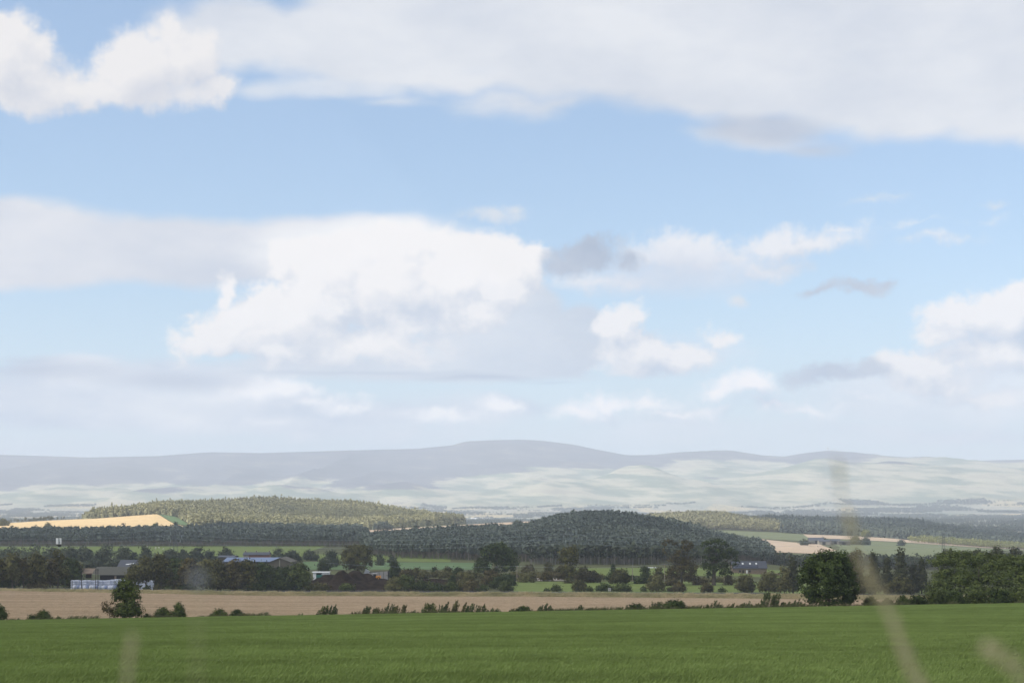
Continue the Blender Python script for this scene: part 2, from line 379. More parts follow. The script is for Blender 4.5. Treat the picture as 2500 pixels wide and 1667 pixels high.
cam = bpy.data.cameras.new('camera'); co = bpy.data.objects.new('camera', cam); C.objects.link(co); sc.camera = co
co.rotation_euler = (rad(90), 0, 0); cam.sensor_width = 36; cam.lens = F / 2500 * 36
cam.shift_y = (HY - 833.5) / 2500; cam.clip_start = .05; cam.clip_end = 60000
cam.dof.use_dof = True; cam.dof.focus_distance = 420; cam.dof.aperture_fstop = 3.2
sc.view_settings.view_transform = 'Standard'; sc.view_settings.look = 'None'; sc.view_settings.exposure = .10
sc.cycles.max_bounces = 6; sc.cycles.diffuse_bounces = 3; sc.cycles.glossy_bounces = 2; sc.cycles.volume_bounces = 1
sc.cycles.transmission_bounces = 3; sc.cycles.use_denoising = True; sc.cycles.transparent_max_bounces = 8
sc.cycles.sample_clamp_indirect = 4; sc.cycles.use_adaptive_sampling = True; sc.cycles.adaptive_threshold = .02

# the air
hz = MB().box(-14800, 14800, -700, 20600, -400, 720).build('haze', bpy.data.materials.new('haze_air'))
tag(hz, kind='stuff', label='pale blue haze filling the valley in front of the fells')
m = hz.data.materials[0]; hn = nodes(m); hg = G(hn)
pv = hg.n('ShaderNodeVolumePrincipled'); pv.inputs['Color'].default_value = (.80, .87, 1, 1); pv.inputs['Density'].default_value = 8.9e-5
pv.inputs['Anisotropy'].default_value = .0
ho = hg.n('ShaderNodeOutputMaterial'); hn.links.new(pv.outputs[0], ho.inputs['Volume'])

# clouds overhead (out of the picture): they hold the near ground in shade
cm = bpy.data.materials.new('cloud_vapour'); cn = nodes(cm); cg = G(cn)
t1 = cg.n('ShaderNodeBsdfTranslucent'); t1.inputs[0].default_value = (.95, .95, .95, 1)
t2 = cg.n('ShaderNodeBsdfDiffuse'); t2.inputs[0].default_value = (.9, .9, .9, 1)
mx = cg.n('ShaderNodeMixShader'); mx.inputs[0].default_value = .30; cn.links.new(t1.outputs[0], mx.inputs[1]); cn.links.new(t2.outputs[0], mx.inputs[2])
t3 = cg.n('ShaderNodeBsdfTransparent'); m3 = cg.n('ShaderNodeMixShader'); m3.inputs[0].default_value = .62; cn.links.new(mx.outputs[0], m3.inputs[1]); cn.links.new(t3.outputs[0], m3.inputs[2]); mx = m3
oo = cg.n('ShaderNodeOutputMaterial'); cn.links.new(mx.outputs[0], oo.inputs[0])
def cloud(poly, h, thick, seed, label, rough_=.04):
    """poly: the outline of its shadow on the ground (X, Y); the cloud hangs where the sun throws that shadow"""
    off = S[:2] / S[2] * (h + 45)
    p = np.array(poly, float) + off; c = p.mean(0)
    n = 180; ang = np.linspace(0, 2 * np.pi, n, endpoint=False)
    def radius(a):
        dirv = np.array([math.cos(a), math.sin(a)]); best = 0
        for i in range(len(p)):
            A = p[i] - c; B = p[(i + 1) % len(p)] - c; e = B - A
            den = dirv[0] * e[1] - dirv[1] * e[0]
            if abs(den) < 1e-9: continue
            t = (A[0] * e[1] - A[1] * e[0]) / den; u = (A[0] * dirv[1] - A[1] * dirv[0]) / den
            if t > 0 and 0 <= u <= 1: best = max(best, t)
        return best
    R = np.array([radius(a) for a in ang]); R *= 1 + rough_ * (fbm(ang * 3, ang * 0 + seed, seed, 4) - .5) * 2
    rings = np.array([1, 1.02, .98, .85, .65, .45, .25, .08]); V = []
    for side in (1, 0):
        for k, rr in enumerate(rings):
            x = c[0] + R * rr * np.cos(ang); y = c[1] + R * rr * np.sin(ang)
            if side: z = h + thick * (1 - rr / 1.02) ** .5 * (.6 + .8 * fbm(x / 260, y / 260, seed + 3, 4)) + (0 if k else 10)
            else: z = h - 12 * fbm(x / 150, y / 150, seed, 3) - (0 if k < 2 else 5)
            V.append(np.stack([x, y, z], 1))
    V = np.concatenate(V); Q = []; nr = len(rings)
    for s_ in (0, 1):
        o = s_ * nr * n
        for k in range(nr - 1):
            for i in range(n):
                a, b_, c_, d_ = o+k*n+i, o+k*n+(i+1)%n, o+(k+1)*n+(i+1)%n, o+(k+1)*n+i
                Q.append((a, b_, c_, d_) if s_ == 0 else (d_, c_, b_, a))
    for i in range(n): Q.append((i, nr*n+i, nr*n+(i+1)%n, (i+1)%n))
    for i in range(0, n // 2 - 1):                                   # close the two middles
        for o in ((nr-1)*n, (2*nr-1)*n): Q.append((o+i, o+i+1, o+n-2-i, o+n-1-i))
    ob = mk('cloud', V, np.array(Q), cm, smooth=True)
    return tag(ob, label, kind='structure')
CLOUDS = True
if CLOUDS:
    cloud([(-1000,-600),(900,-600),(900,1200),(430,1230),(240,1340),(130,1470),(70,1640),(-60,1780),(-210,1700),(-290,1770),(-360,1990),(-560,2040),(-1000,2080)], 1350, 120, 3, 'broad white cloud overhead shading the near fields')
    cloud([(430,2750),(900,2600),(1250,3300),(500,3500)], 1350, 200, 9, 'small white cloud shading the fir ridge')
    cloud([(-330,2480),(-120,2420),(-130,2700),(-320,2720)], 1350, 90, 14, 'little white cloud shading part of the wooded hill')
# ------------------------------------------------------------------ ground sheet
def land():
    cols = np.arange(-1500, 4001, 14.0)
    ys = np.concatenate([np.arange(-60, 265, 5.0), LY[:8], np.arange(290, 600, 12.0), np.arange(608, 620, 4), [632, 643], np.arange(660, 1000, 14.0),
                         np.geomspace(1000, 4200, 110), np.geomspace(4200, 9300, 60), np.arange(9300, 15200, 55.0), np.geomspace(15200, 20000, 14), LY[8:]])
    ys = np.unique(np.round(ys, 2)); ys = ys[np.r_[True, np.diff(ys) > .5]]
    PX, YY = np.meshgrid(cols, ys); X = (PX - CX) / F * np.maximum(YY, YE); Z = gz(X, YY)
    V = np.stack([X, YY, Z], -1).reshape(-1, 3); n = len(cols); r = np.arange(len(ys) - 1)[:, None] * n + np.arange(n - 1)[None]
    Q = np.stack([r, r + 1, r + n + 1, r + n], -1).reshape(-1, 4)
    return V, Q, YY
V, Q, YY = land()
def ground_col(g, p):
    sp = g.n('ShaderNodeSeparateXYZ'); g.put(sp.inputs[0], p); y, z = sp.outputs[1], sp.outputs[2]
    # near and middle distance: rough grass and scrub floor
    n1 = g.noise(p, .05, 5, .6); n2 = g.noise(p, .9, 4, .6)
    rough_g = g.mix(g.sm(n1, .4, .62), (.055, .06, .026), (.10, .115, .045)); rough_g = g.mix(g.m('MULTIPLY', n2, .5), rough_g, (.13, .12, .065))
    # far valley: a patchwork of fields
    q = g.v('MULTIPLY', p, (1 / 260, 1 / 420, 0))
    vo = g.n('ShaderNodeTexVoronoi', feature='F1'); g.put(vo.inputs['Vector'], g.v('ADD', q, g.v('SCALE', g.noise(q, .7, 2, .5, out=1), None)) if False else q); vo.inputs['Scale'].default_value = 1
    cs = g.n('ShaderNodeSeparateColor'); g.put(cs.inputs[0], vo.outputs['Color'])
    fld = g.mix(cs.outputs[0], (.18, .20, .14), (.38, .345, .26)); fld = g.mix(g.sm(cs.outputs[1], .62, .7), fld, (.48, .38, .2))
    ve = g.n('ShaderNodeTexVoronoi', feature='DISTANCE_TO_EDGE'); g.put(ve.inputs['Vector'], q)
    hedge = g.sm(ve.outputs[0], .05, .02); fld = g.mix(g.m('MULTIPLY', hedge, .75), fld, (.03, .045, .02))
    # the fells, cloud shade painted into the dark upper colour: pasture below, moor above
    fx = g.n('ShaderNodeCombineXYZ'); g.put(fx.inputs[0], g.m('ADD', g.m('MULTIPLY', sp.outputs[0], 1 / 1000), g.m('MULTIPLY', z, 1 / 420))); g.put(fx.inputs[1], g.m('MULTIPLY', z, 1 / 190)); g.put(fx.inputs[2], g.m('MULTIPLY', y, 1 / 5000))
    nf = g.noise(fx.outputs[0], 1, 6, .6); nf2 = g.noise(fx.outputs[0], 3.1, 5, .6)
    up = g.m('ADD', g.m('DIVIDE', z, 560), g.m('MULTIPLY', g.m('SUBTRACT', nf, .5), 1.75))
    sxx = sp.outputs[0]; up = g.m('ADD', g.m('SUBTRACT', up, g.m('MULTIPLY', g.sm(sxx, -400, 2200), .30)), g.m('MULTIPLY', g.sm(sxx, 300, -1200), .16))  # brings the dark colour lower on the left as painted cloud shade
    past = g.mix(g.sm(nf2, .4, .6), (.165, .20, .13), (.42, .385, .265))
    moor_shade = g.mix(g.sm(nf2, .35, .65), (.060, .064, .078), (.105, .10, .11))  # moorland colour that also stands in for cloud shadow
    fell = g.mix(g.sm(up, .38, .48), past, moor_shade)
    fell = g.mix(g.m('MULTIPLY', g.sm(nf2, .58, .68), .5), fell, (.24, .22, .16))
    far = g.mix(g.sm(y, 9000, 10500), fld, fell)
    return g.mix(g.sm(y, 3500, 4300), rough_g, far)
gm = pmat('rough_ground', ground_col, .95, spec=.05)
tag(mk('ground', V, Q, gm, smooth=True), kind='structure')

# ------------------------------------------------------------------ field sheets draped on the ground
def sheet(name, mat, left, right, nu=60, nv=30, lift=.06, kind='structure', label=None):
    """left, right: [(X,Y)...] chains of ground points; the sheet spans between them"""
    L = np.array(left, float); R = np.array(right, float)
    tl = np.linspace(0, 1, len(L)); tr = np.linspace(0, 1, len(R)); t = np.linspace(0, 1, nv)
    l = np.stack([np.interp(t, tl, L[:, k]) for k in (0, 1)], 1); r = np.stack([np.interp(t, tr, R[:, k]) for k in (0, 1)], 1)
    u = np.linspace(0, 1, nu)[None, :, None]; P = l[:, None] * (1 - u) + r[:, None] * u
    Z = gz(P[..., 0], P[..., 1]) + lift
    V = np.concatenate([P, Z[..., None]], -1).reshape(-1, 3)
    q = np.arange(nv - 1)[:, None] * nu + np.arange(nu - 1)[None]
    Q = np.stack([q, q + 1, q + nu + 1, q + nu], -1).reshape(-1, 4)
    if abs(L[0, 0] - R[0, 0]) and L[0, 0] > R[0, 0]: Q = Q[:, ::-1]
    o = mk(name, V, Q, mat, smooth=True); return tag(o, label, kind=kind)
def PXY(px, Y): return ((px - CX) / F * Y, Y)
def dep(px, row, ymin=606): p = on(px, row, ymin); return (p[0], p[1])
def fieldmat(name, a, b, streak=(.02, .35), grain=.6, c=None):
    def f(g, p):
        s = g.noise(g.v('MULTIPLY', p, (streak[0], streak[1], 0)), 1, 4, .6)
        n = g.noise(p, grain, 5, .7); big = g.noise(p, .012, 3, .5)
        t = g.m('ADD', g.m('MULTIPLY', s, .5), g.m('MULTIPLY', n, .5))
        col = g.mix(g.sm(t, .36, .64), a, b)
        if c: col = g.mix(g.m('MULTIPLY', g.sm(big, .45, .65), .6), col, c)
        return col
    return pmat(name, f, .95, spec=.05, bump=(lambda g, p: g.noise(p, 2.2, 4, .7), .5, .12))
M = {}
M['wheat'] = fieldmat('ripe_wheat', (.42, .325, .225), (.54, .43, .31), (.012, .22), 1.1, (.36, .275, .185))
M['gold'] = fieldmat('golden_barley', (.55, .39, .20), (.68, .51, .28), (.006, .05), .1)
M['stub'] = fieldmat('pale_stubble', (.38, .29, .205), (.46, .36, .26), (.006, .05), .1)
M['green'] = fieldmat('pasture', (.125, .16, .045), (.17, .21, .065), (.01, .12), .3)
M['dull'] = fieldmat('dull_pasture', (.125, .145, .075), (.16, .175, .09), (.006, .05), .1)
M['green2'] = fieldmat('blue_green_pasture', (.10, .155, .07), (.13, .19, .085), (.01, .08), .2)
M['soilbase'] = fieldmat('crop_floor', (.14, .165, .042), (.16, .185, .05), (.05, .3), 1.5)
M['road'] = fieldmat('worn_tarmac', (.075, .068, .06), (.10, .09, .078), (.02, .8), 2)
M['gravel'] = fieldmat('pale_gravel', (.34, .30, .26), (.42, .37, .32), (.05, .3), 1.5)
M['earth'] = fieldmat('dark_earth', (.022, .016, .012), (.038, .028, .021), (.1, .4), .8)
sheet('wheat_field', M['wheat'], [PXY(-300, 288), PXY(-500, 430), PXY(-700, 599.5)], [PXY(2800, 288), PXY(2900, 430), PXY(3000, 599.5)], 160, 60, .08)
sheet('road', M['road'], [PXY(-700, 621), PXY(-700, 626), PXY(-700, 634)], [PXY(3000, 621), PXY(3000, 626), PXY(3000, 634)], 160, 8, .10)
# green pastures of the middle distance
sheet('field', M['green'], [PXY(1230, 650), PXY(1240, 735)], [PXY(2300, 650), PXY(2300, 735)], 70, 12, .1)
sheet('field', M['green'], [PXY(1440, 800), PXY(1400, 900)], [PXY(2100, 790), PXY(2100, 915)], 50, 14, .1)
sheet('field', M['green'], [PXY(60, 1080), PXY(-200, 1400)], [PXY(700, 1080), PXY(800, 1420)], 50, 24, .12)
sheet('field', M['green2'], [PXY(740, 880), PXY(740, 1010)], [PXY(1200, 880), PXY(1200, 985)], 50, 14, .12)
sheet('field', M['green'], [PXY(715, 1040), PXY(715, 1180)], [PXY(1100, 1000), PXY(1100, 1130)], 50, 14, .12)
sheet('field', M['gravel'], [PXY(1290, 745), PXY(1302, 772)], [PXY(1400, 745), PXY(1345, 775)], 20, 8, .12)
sheet('field', M['earth'], [PXY(745, 655), PXY(770, 760)], [PXY(1140, 655), PXY(1120, 760)], 50, 20, .10)
# hill fields
sheet('field', M['gold'], [PXY(-420, 1900), PXY(-420, 2200), PXY(-420, 2402)], [PXY(470, 1990), PXY(436, 2180), PXY(384, 2402)], 80, 40, .35)
sheet('field', M['green2'], [PXY(438, 2190), PXY(386, 2402), PXY(384, 2420)], [PXY(470, 2190), PXY(425, 2400), PXY(420, 2420)], 20, 20, .4)
sheet('field', M['stub'], [PXY(830, 2040), PXY(826, 2190)], [PXY(1345, 2030), PXY(1345, 2200)], 60, 10, .35)
sheet('field', M['stub'], [PXY(1690, 1520), PXY(1720, 1700), PXY(1700, 2080), PXY(1700, 2230)], [PXY(1995, 1560), PXY(2045, 1750), PXY(2000, 1990), PXY(1790, 2200)], 50, 40, .3)
sheet('field', M['dull'], [PXY(1745, 2180), PXY(1700, 2390)], [PXY(2020, 2080), PXY(1975, 2390)], 40, 20, .45)
sheet('field', M['stub'], [PXY(1975, 2230), PXY(1960, 2405)], [PXY(2560, 2180), PXY(2560, 2350)], 60, 20, .5)
sheet('field', M['dull'], [PXY(2045, 1560), PXY(2050, 1900), PXY(2010, 2215)], [PXY(2330, 1560), PXY(2330, 1900), PXY(2560, 2150)], 50, 40, .45)
sheet('field', M['dull'], [PXY(2000, 1500), PXY(2040, 1740)], [PXY(2330, 1480), PXY(2330, 1560)], 30, 16, .6)
# the near green crop
sheet('field', M['soilbase'], [(-190, -30), (-190, 100), (-190, 264.5)], [(190, -30), (190, 100), (190, 264.5)], 90, 70, .02)
sheet('field', M['stub'], [PXY(2285, 4550), PXY(2330, 5100)], [PXY(2900, 4500), PXY(2900, 5100)], 40, 12, 1)
sheet('field', M['stub'], [PXY(-300, 4600), PXY(-300, 5300)], [PXY(230, 4600), PXY(230, 5300)], 40, 12, 1)
# ------------------------------------------------------------------ leaves, crowns, trunks
def unit(a): return a / (np.linalg.norm(a, axis=-1, keepdims=True) + 1e-9)
def rhombs(P, N, s, asp, rng, D=None):
    """leaf quads: centre P, normal N, half length s; D = preferred long direction"""
    r = rng.normal(size=P.shape) if D is None else D
    t = unit(np.cross(np.cross(N, r), N)); b = np.cross(N, t); s = np.reshape(s, (-1, 1))
    V = np.stack([P + t * s, P + b * s * asp, P - t * s, P - b * s * asp], 1).reshape(-1, 3)
    Q = np.arange(len(P) * 4).reshape(-1, 4); return V, Q
def crown_arrays(lobes, leaf, cover, rng, asp=.6, wind=0.0, flat=.3):
    Ps, Ns, Ts = [], [], []
    for (x, y, z, rx, ry, rz) in lobes:
        area = math.pi * rx * rz; n = int(cover * area / (leaf * leaf * asp)) + 8
        nc = max(5, int(area / (leaf * 3.0) ** 2 * 3.2))
        d = unit(rng.normal(size=(nc, 3))); d[:, 2] = np.where(d[:, 2] < -.55, -d[:, 2], d[:, 2])
        r = rng.uniform(0, 1, (nc, 1)) ** .33
        r *= 1 + .30 * (rng.uniform(-1, 1, (nc, 1)))
        c = d * r; k = rng.integers(0, nc, n)
        jit = rng.normal(size=(n, 3)) * (leaf * 1.25) * (.5 + rng.uniform(0, 1, (nc, 1))[k])
        P = np.array([x, y, z]) + c[k] * np.array([rx, ry, rz]) + jit * np.array([1, 1, .8])
        N = unit(unit((P - np.array([x, y, z])) / np.array([rx, ry, rz])) * 1.5 + rng.normal(size=(n, 3)) * .5 + np.array([0, 0, flat]))
        Ps.append(P); Ns.append(N); Ts.append(rng.uniform(0, 1, nc)[k] * .6 + rng.uniform(0, .4, n))
    P = np.concatenate(Ps); N = np.concatenate(Ns); T = np.concatenate(Ts)
    D = rng.normal(size=P.shape) + np.array([wind, 0, 0]); s = leaf * rng.uniform(.6, 1.25, len(P))
    V, Q = rhombs(P, N, s, asp, rng, D); return V, Q, T
LM = {
 'oak':   leafmat('oak_leaves', (.024, .026, .009), (.135, .126, .040)),
 'green': leafmat('green_leaves', (.022, .033, .010), (.125, .152, .042)),
 'deep':  leafmat('deep_green_leaves', (.012, .021, .007), (.082, .110, .030)),
 'brown': leafmat('browning_leaves', (.032, .027, .011), (.150, .125, .048)),
 'olive': leafmat('olive_leaves', (.058, .058, .022), (.175, .165, .062)),
 'pine':  leafmat('pine_needles', (.028, .035, .016), (.092, .094, .040)),
 'willow':leafmat('willow_leaves', (.042, .058, .022), (.135, .160, .068)),
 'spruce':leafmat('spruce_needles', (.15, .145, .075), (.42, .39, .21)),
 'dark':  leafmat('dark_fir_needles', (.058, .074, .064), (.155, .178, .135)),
 'blue':  leafmat('distant_leaves', (.034, .045, .028), (.100, .115, .065)),
 'pale':  leafmat('pale_leaves', (.14, .16, .06), (.27, .27, .11)),
 'far':   leafmat('far_woodland_leaves', (.020, .032, .016), (.05, .065, .028)),
 'bank':  leafmat('shrub_bank_leaves', (.040, .058, .018), (.150, .180, .055)),
}
BARK = plain('bark', (.075, .060, .046), .95, .4, 3)
BARKP = plain('pine_bark', (.17, .145, .12), .95, .3, 3)
BIRCH = plain('pale_bark', (.20, .19, .175), .9, .2, 3)
_seed = [100]
def autolobes(x0, x1, top, base, kind, rng):
    """ellipses in picture units that fill an outline"""
    W = x1 - x0; H = base - top; cx = (x0 + x1) / 2; L = []
    if kind == 'conic':
        n = 7
        for k in range(n):
            t = (k + .4) / n; w = W / 2 * (1 - t) ** .85 * rng.uniform(.85, 1.12)
            L.append((cx + rng.uniform(-.08, .08) * W, base - H * (.1 + .86 * t), max(w, W * .07), H * .11))
        L.append((cx, base - H * .35, W * .24, H * .35)); L.append((cx, base - H * .68, W * .12, H * .3)); return L
    low = {'round': .02, 'tree': .16, 'bush': .0, 'pine': .24, 'low': 0}[kind]
    zb = base - H * low; Hc = H * (1 - low)
    prof = {'round': lambda u: (1 - abs(u) ** 2.4) ** .5, 'tree': lambda u: (1 - abs(u) ** 2.2) ** .5, 'bush': lambda u: .92 * (1 - abs(u) ** 2.2) ** .55 + .05,
            'pine': lambda u: (1 - abs(u) ** 1.7) ** .6, 'low': lambda u: (1 - abs(u) ** 4) ** .5}[kind]
    L.append((cx, zb - Hc * .42, W * .36, Hc * .42))
    N = 9 if W > 30 else 6
    if kind == 'low': N = max(6, int(W / H * 3.2))
    for k in range(N):
        u = -0.95 + 1.9 * (k + rng.uniform(.2, .8)) / N; rl = min(W, Hc * 1.3) * rng.uniform(.15, .24)
        h = Hc * prof(u) * rng.uniform(.94, 1.07); v = rng.uniform(.75, 1) if k % 2 == 0 else rng.uniform(.15, .6)
        rz = min(rl * .85, Hc * .45); zc = zb - rz * .9 - max(0, h - 1.9 * rz) * v
        L.append((cx + u * (W / 2 - rl), zc, rl, rz))
    if kind in ('round', 'bush', 'low'):
        nb = max(3, int(W / max(H, 8) * 3)) if kind == 'low' else 4
        for k in range(nb): 
            u = -1 + 2 * (k + .5) / nb; rr = W / nb * .62; rb = H * rng.uniform(.20, .30)
            L.append((cx + u * (W / 2 - rr * .8), base - rb * .8, rr, rb))
    if kind in ('pine', 'tree'):
        for k in range(3): L.append((cx + W * (-.3 + .3 * k) + rng.uniform(-3, 3), zb - Hc * rng.uniform(.05, .2), W * .2, H * .10))
    return L
def plant(name, label, cat, base, lobes, mat, leaf=.5, cover=2.6, group=None, trunk=True, Y=None, seed=None, wind=0, ymin=606, bark=None, asp=.6,
          tr=None, depth=1.0, limbs=True, trunkpx=None):
    """base: (px,row) where it stands, or (px,None) with Y; lobes in picture units"""
    _seed[0] += 1; rng = np.random.default_rng(seed or _seed[0])
    px = base[0]
    if Y is None: X, Y, Z = on(px, base[1], ymin)
    else: X = (px - CX) / F * Y; Z = g1(X, Y)
    row0 = HY - Z * F / Y; k = Y / F
    root = empty(name, (X, Y, Z)); tag(root, label, cat, group)
    L3 = []
    for lb_ in lobes:
        a, b, ra, rb = lb_[:4]; rx = ra * k; L3.append(((a - px) * k, lb_[4] if len(lb_) > 4 else rng.uniform(-.35, .35) * rx * depth, (row0 - b) * k, rx, rx * .95 * depth, rb * k))
    V, Q, T = crown_arrays(L3, leaf, cover, rng, asp, wind)
    V[:, 2] = np.maximum(V[:, 2], .03)
    mk('crown' if cat == 'tree' else 'foliage', V, Q, LM[mat], tint=T, parent=root)
    if trunk:
        top = max(l[2] for l in L3); r0 = tr or max(.06, top * .022)
        tx = ((trunkpx or px) - px) * k
        mb = MB(); mb.tube([(tx, 0, -.3), (tx + top * .01, 0, top * .3), (tx * .5, .02, top * .62), (tx * .3, 0, top * .85)], [r0 * 1.25, r0, r0 * .6, r0 * .2], 7)
        if limbs:
            for l in L3[:9]:
                h0 = min(l[2] * .55, top * .45) * rng.uniform(.6, 1)
                mb.tube([(tx, 0, h0), (l[0] * .5 + tx * .5, l[1] * .5, h0 + (l[2] - h0) * .55), (l[0], l[1], l[2] + l[5] * .3)], [r0 * .5, r0 * .3, r0 * .08], 5)
        mb.build('trunk' if cat == 'tree' else 'stem', bark or BARK, root)
    return root
def auto(name, label, cat, x0, x1, top, base, kind, mat, **k):
    rng = np.random.default_rng(_seed[0] * 7 + 5)
    px = (x0 + x1) / 2
    if k.get('Y'):
        Yv = k['Y']; X = (px - CX) / F * Yv; row0 = HY - g1(X, Yv) * F / Yv
    else: row0 = base
    L = autolobes(x0, x1, top, row0, kind, rng)
    return plant(name, label, cat, (px, base), L, mat, **k)
def shoots(name, label, cat, x0, x1, top, mat='willow', Y=268, dens=9, lean=.35, leaf=.17, group=None, prof=None):
    """upright bush of wind-bent shoots; top = highest row"""
    _seed[0] += 1; rng = np.random.default_rng(_seed[0]); px = (x0 + x1) / 2; k = Y / F
    X = (px - CX) * k; Z = g1(X, Y); row0 = HY - Z / k; H = (row0 - top) * k; W = (x1 - x0) * k
    root = empty(name, (X, Y, Z)); tag(root, label, cat, group)
    n = max(5, int(W * dens)); Ps, Ds, Ts = [], [], []; mb = MB()
    for i in range(n):
        u = rng.uniform(-1, 1); hh = H * ((1 - abs(u) ** 2) ** .5 * .75 + .25) * rng.uniform(.55, 1.08)
        b = np.array([u * W * .40, rng.uniform(-.4, .4) * min(W, 2), 0.]); tip = b + np.array([u * .1 * W + lean * hh * rng.uniform(.4, 1.1), rng.uniform(-.15, .15) * hh, hh])
        midp = (b + tip) / 2 + np.array([-.08 * lean * hh, 0, .05 * hh]); m_ = max(10, int(hh * 34))
        t = rng.uniform(.08, 1, m_) ** .85; t = t[:, None]
        p = b * (1 - t) ** 2 + 2 * midp * t * (1 - t) + tip * t ** 2
        dvec = unit((tip - b)[None] + rng.normal(size=(m_, 3)) * hh * .45)
        Ps.append(p + rng.normal(size=p.shape) * (.045 + .10 * (1 - t))); Ds.append(dvec); Ts.append(np.full(m_, rng.uniform(0, .6)) + rng.uniform(0, .4, m_))
        if i % 2 == 0: mb.tube([b + (0, 0, -.1), midp, tip], [.022, .014, .005], 4)
    P = np.concatenate(Ps); D = np.concatenate(Ds); T = np.concatenate(Ts); P[:, 2] = np.maximum(P[:, 2], .02)
    N = unit(rng.normal(size=P.shape) + np.array([0, -.3, .4])); V, Q = rhombs(P, N, leaf * rng.uniform(.6, 1.3, len(P)), .34, rng, D)
    mk('foliage', V, Q, LM[mat], tint=T, parent=root); mb.build('stem', BARK, root)
    return root

# ------------------------------------------------------------------ woods
def inpoly(px, y, poly):
    c = np.zeros(px.shape, bool); n = len(poly)
    for i in range(n):
        x1, y1 = poly[i]; x2, y2 = poly[(i + 1) % n]
        if y1 == y2: continue
        c ^= ((y1 > y) != (y2 > y)) & (px < (x2 - x1) * (y - y1) / (y2 - y1) + x1)
    return c
def tmpl(kind, rng, n=36):
    """a small tree of unit height: quads, tint, material index"""
    if kind == 'spruce':
        P = []; N = []; S_ = []
        for i in range(n):
            t = rng.uniform(0, 1) ** 1.15; r = .20 * (1 - t) ** .8 + .012; a = rng.uniform(0, 6.283)
            P.append((math.cos(a) * r * .62, math.sin(a) * r * .62, .12 + t * .86)); N.append((math.cos(a) * .9, math.sin(a) * .9, .75 + rng.normal() * .3)); S_.append(.05 + r * .62)
    else:
        P = []; N = []; S_ = []; lo = {'pine': .42, 'leaf': .18}[kind]; rw = {'pine': .17, 'leaf': .28}[kind]
        for i in range(n):
            d = unit(rng.normal(size=3)); r = rng.uniform(.35, 1) ** .5; c = (lo + 1) / 2
            P.append((d[0] * r * rw * rng.uniform(.7, 1.2), d[1] * r * rw, c + d[2] * r * (1 - lo) / 2 * .95)); N.append(d + rng.normal(size=3) * .5 + (0, 0, .25)); S_.append(rng.uniform(.06, .11) * (36 / n) ** .4)
    P = np.array(P); N = unit(np.array(N)); V, Q = rhombs(P, N, np.array(S_), .72, rng)
    T = rng.uniform(0, .45, n); MI = np.zeros(n, int)
    if kind in ('pine', 'leaf'):                      # a three-sided trunk
        b = len(V); r0 = .016
        tv = [(r0 * math.cos(a), r0 * math.sin(a), z) for z in (-.03, .75) for a in (0, 2.1, 4.2)]
        V = np.concatenate([V, np.array(tv)]); Q = np.concatenate([Q, np.array([(b, b+1, b+4, b+3), (b+1, b+2, b+5, b+4), (b+2, b, b+3, b+5)])])
        T = np.concatenate([T, [0, 0, 0]]); MI = np.concatenate([MI, [1, 1, 1]])
    return V, Q, T, MI
def wood(name, label, poly, spacing, kind, mat, hgt, seed, n=36, thin=None, cat=None):
    rng = np.random.default_rng(seed); pa = np.array(poly, float)
    y0, y1 = pa[:, 1].min(), pa[:, 1].max(); xs = (pa[:, 0] - CX) / F * pa[:, 1]
    gx, gy = np.meshgrid(np.arange(xs.min() - 60, xs.max() + 60, spacing), np.arange(y0, y1, spacing))
    X = gx.ravel() + rng.uniform(-.45, .45, gx.size) * spacing; Y = gy.ravel() + rng.uniform(-.45, .45, gx.size) * spacing
    px = CX + F * X / Y; edge = 14 * (fbm(X / 60, Y / 60, seed) - .5); k = inpoly(px + edge, Y + edge * 2, poly)
    if thin is not None: k &= fbm(X / 45, Y / 45, seed + 2) > thin
    X, Y = X[k], Y[k]; Z = gz(X, Y); m = len(X)
    tv = [tmpl(kind, rng, n) for _ in range(7)]; var = rng.integers(0, 7, m)
    h = hgt * rng.uniform(.62, 1.15, m) * (.85 + .35 * fbm(X / 50, Y / 50, seed + 5)); h *= np.where(rng.uniform(size=m) > .97, 1.18, 1); a = rng.uniform(0, 6.283, m)
    patch = .55 * fbm(X / 110, Y / 150, seed + 9, 3) - .12; own = rng.uniform(0, .3, m)
    Vs, Qs, Ts, Ms = [], [], [], []; off = 0
    for v in range(7):
        i = np.where(var == v)[0]; tV, tQ, tT, tM = tv[v]; ca, sa = np.cos(a[i]), np.sin(a[i])
        x = tV[None, :, 0] * ca[:, None] - tV[None, :, 1] * sa[:, None]; y = tV[None, :, 0] * sa[:, None] + tV[None, :, 1] * ca[:, None]
        wdt = (h[i] * rng.uniform(.85, 1.25, len(i)))[:, None]
        V = np.stack([x * wdt + X[i, None], y * wdt + Y[i, None], tV[None, :, 2] * h[i, None] + Z[i, None] - .2], -1).reshape(-1, 3)
        Q = (tQ[None] + (np.arange(len(i)) * len(tV))[:, None, None] + off).reshape(-1, 4); off += len(V)
        Vs.append(V); Qs.append(Q); Ts.append((tT[None] + patch[i, None] * 1.4 + own[i, None] - .12).ravel()); Ms.append(np.tile(tM, len(i)))
    Q = np.concatenate(Qs); o = mk(name, np.concatenate(Vs), Q, LM[mat], tint=np.clip(np.concatenate(Ts), 0, 1))
    mi = np.concatenate(Ms).astype(np.int32)
    if mi.any(): o.data.materials.append(BIRCH if 'birch' in name else BARKP); o.data.polygons.foreach_set('material_index', mi)
    print(name, m, 'trees')
    return tag(o, label, kind='stuff')
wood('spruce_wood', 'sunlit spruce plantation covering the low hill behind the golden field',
     [(236,2402),(384,2420),(440,2380),(480,2080),(560,2010),(822,2030),(826,2200),(960,2210),(1060,2420),(1130,2700),(1135,3000),(1080,3050),(640,3050),(300,3050),(200,2960),(215,2600)], 6.0, 'spruce', 'spruce', 16, 1, 38)
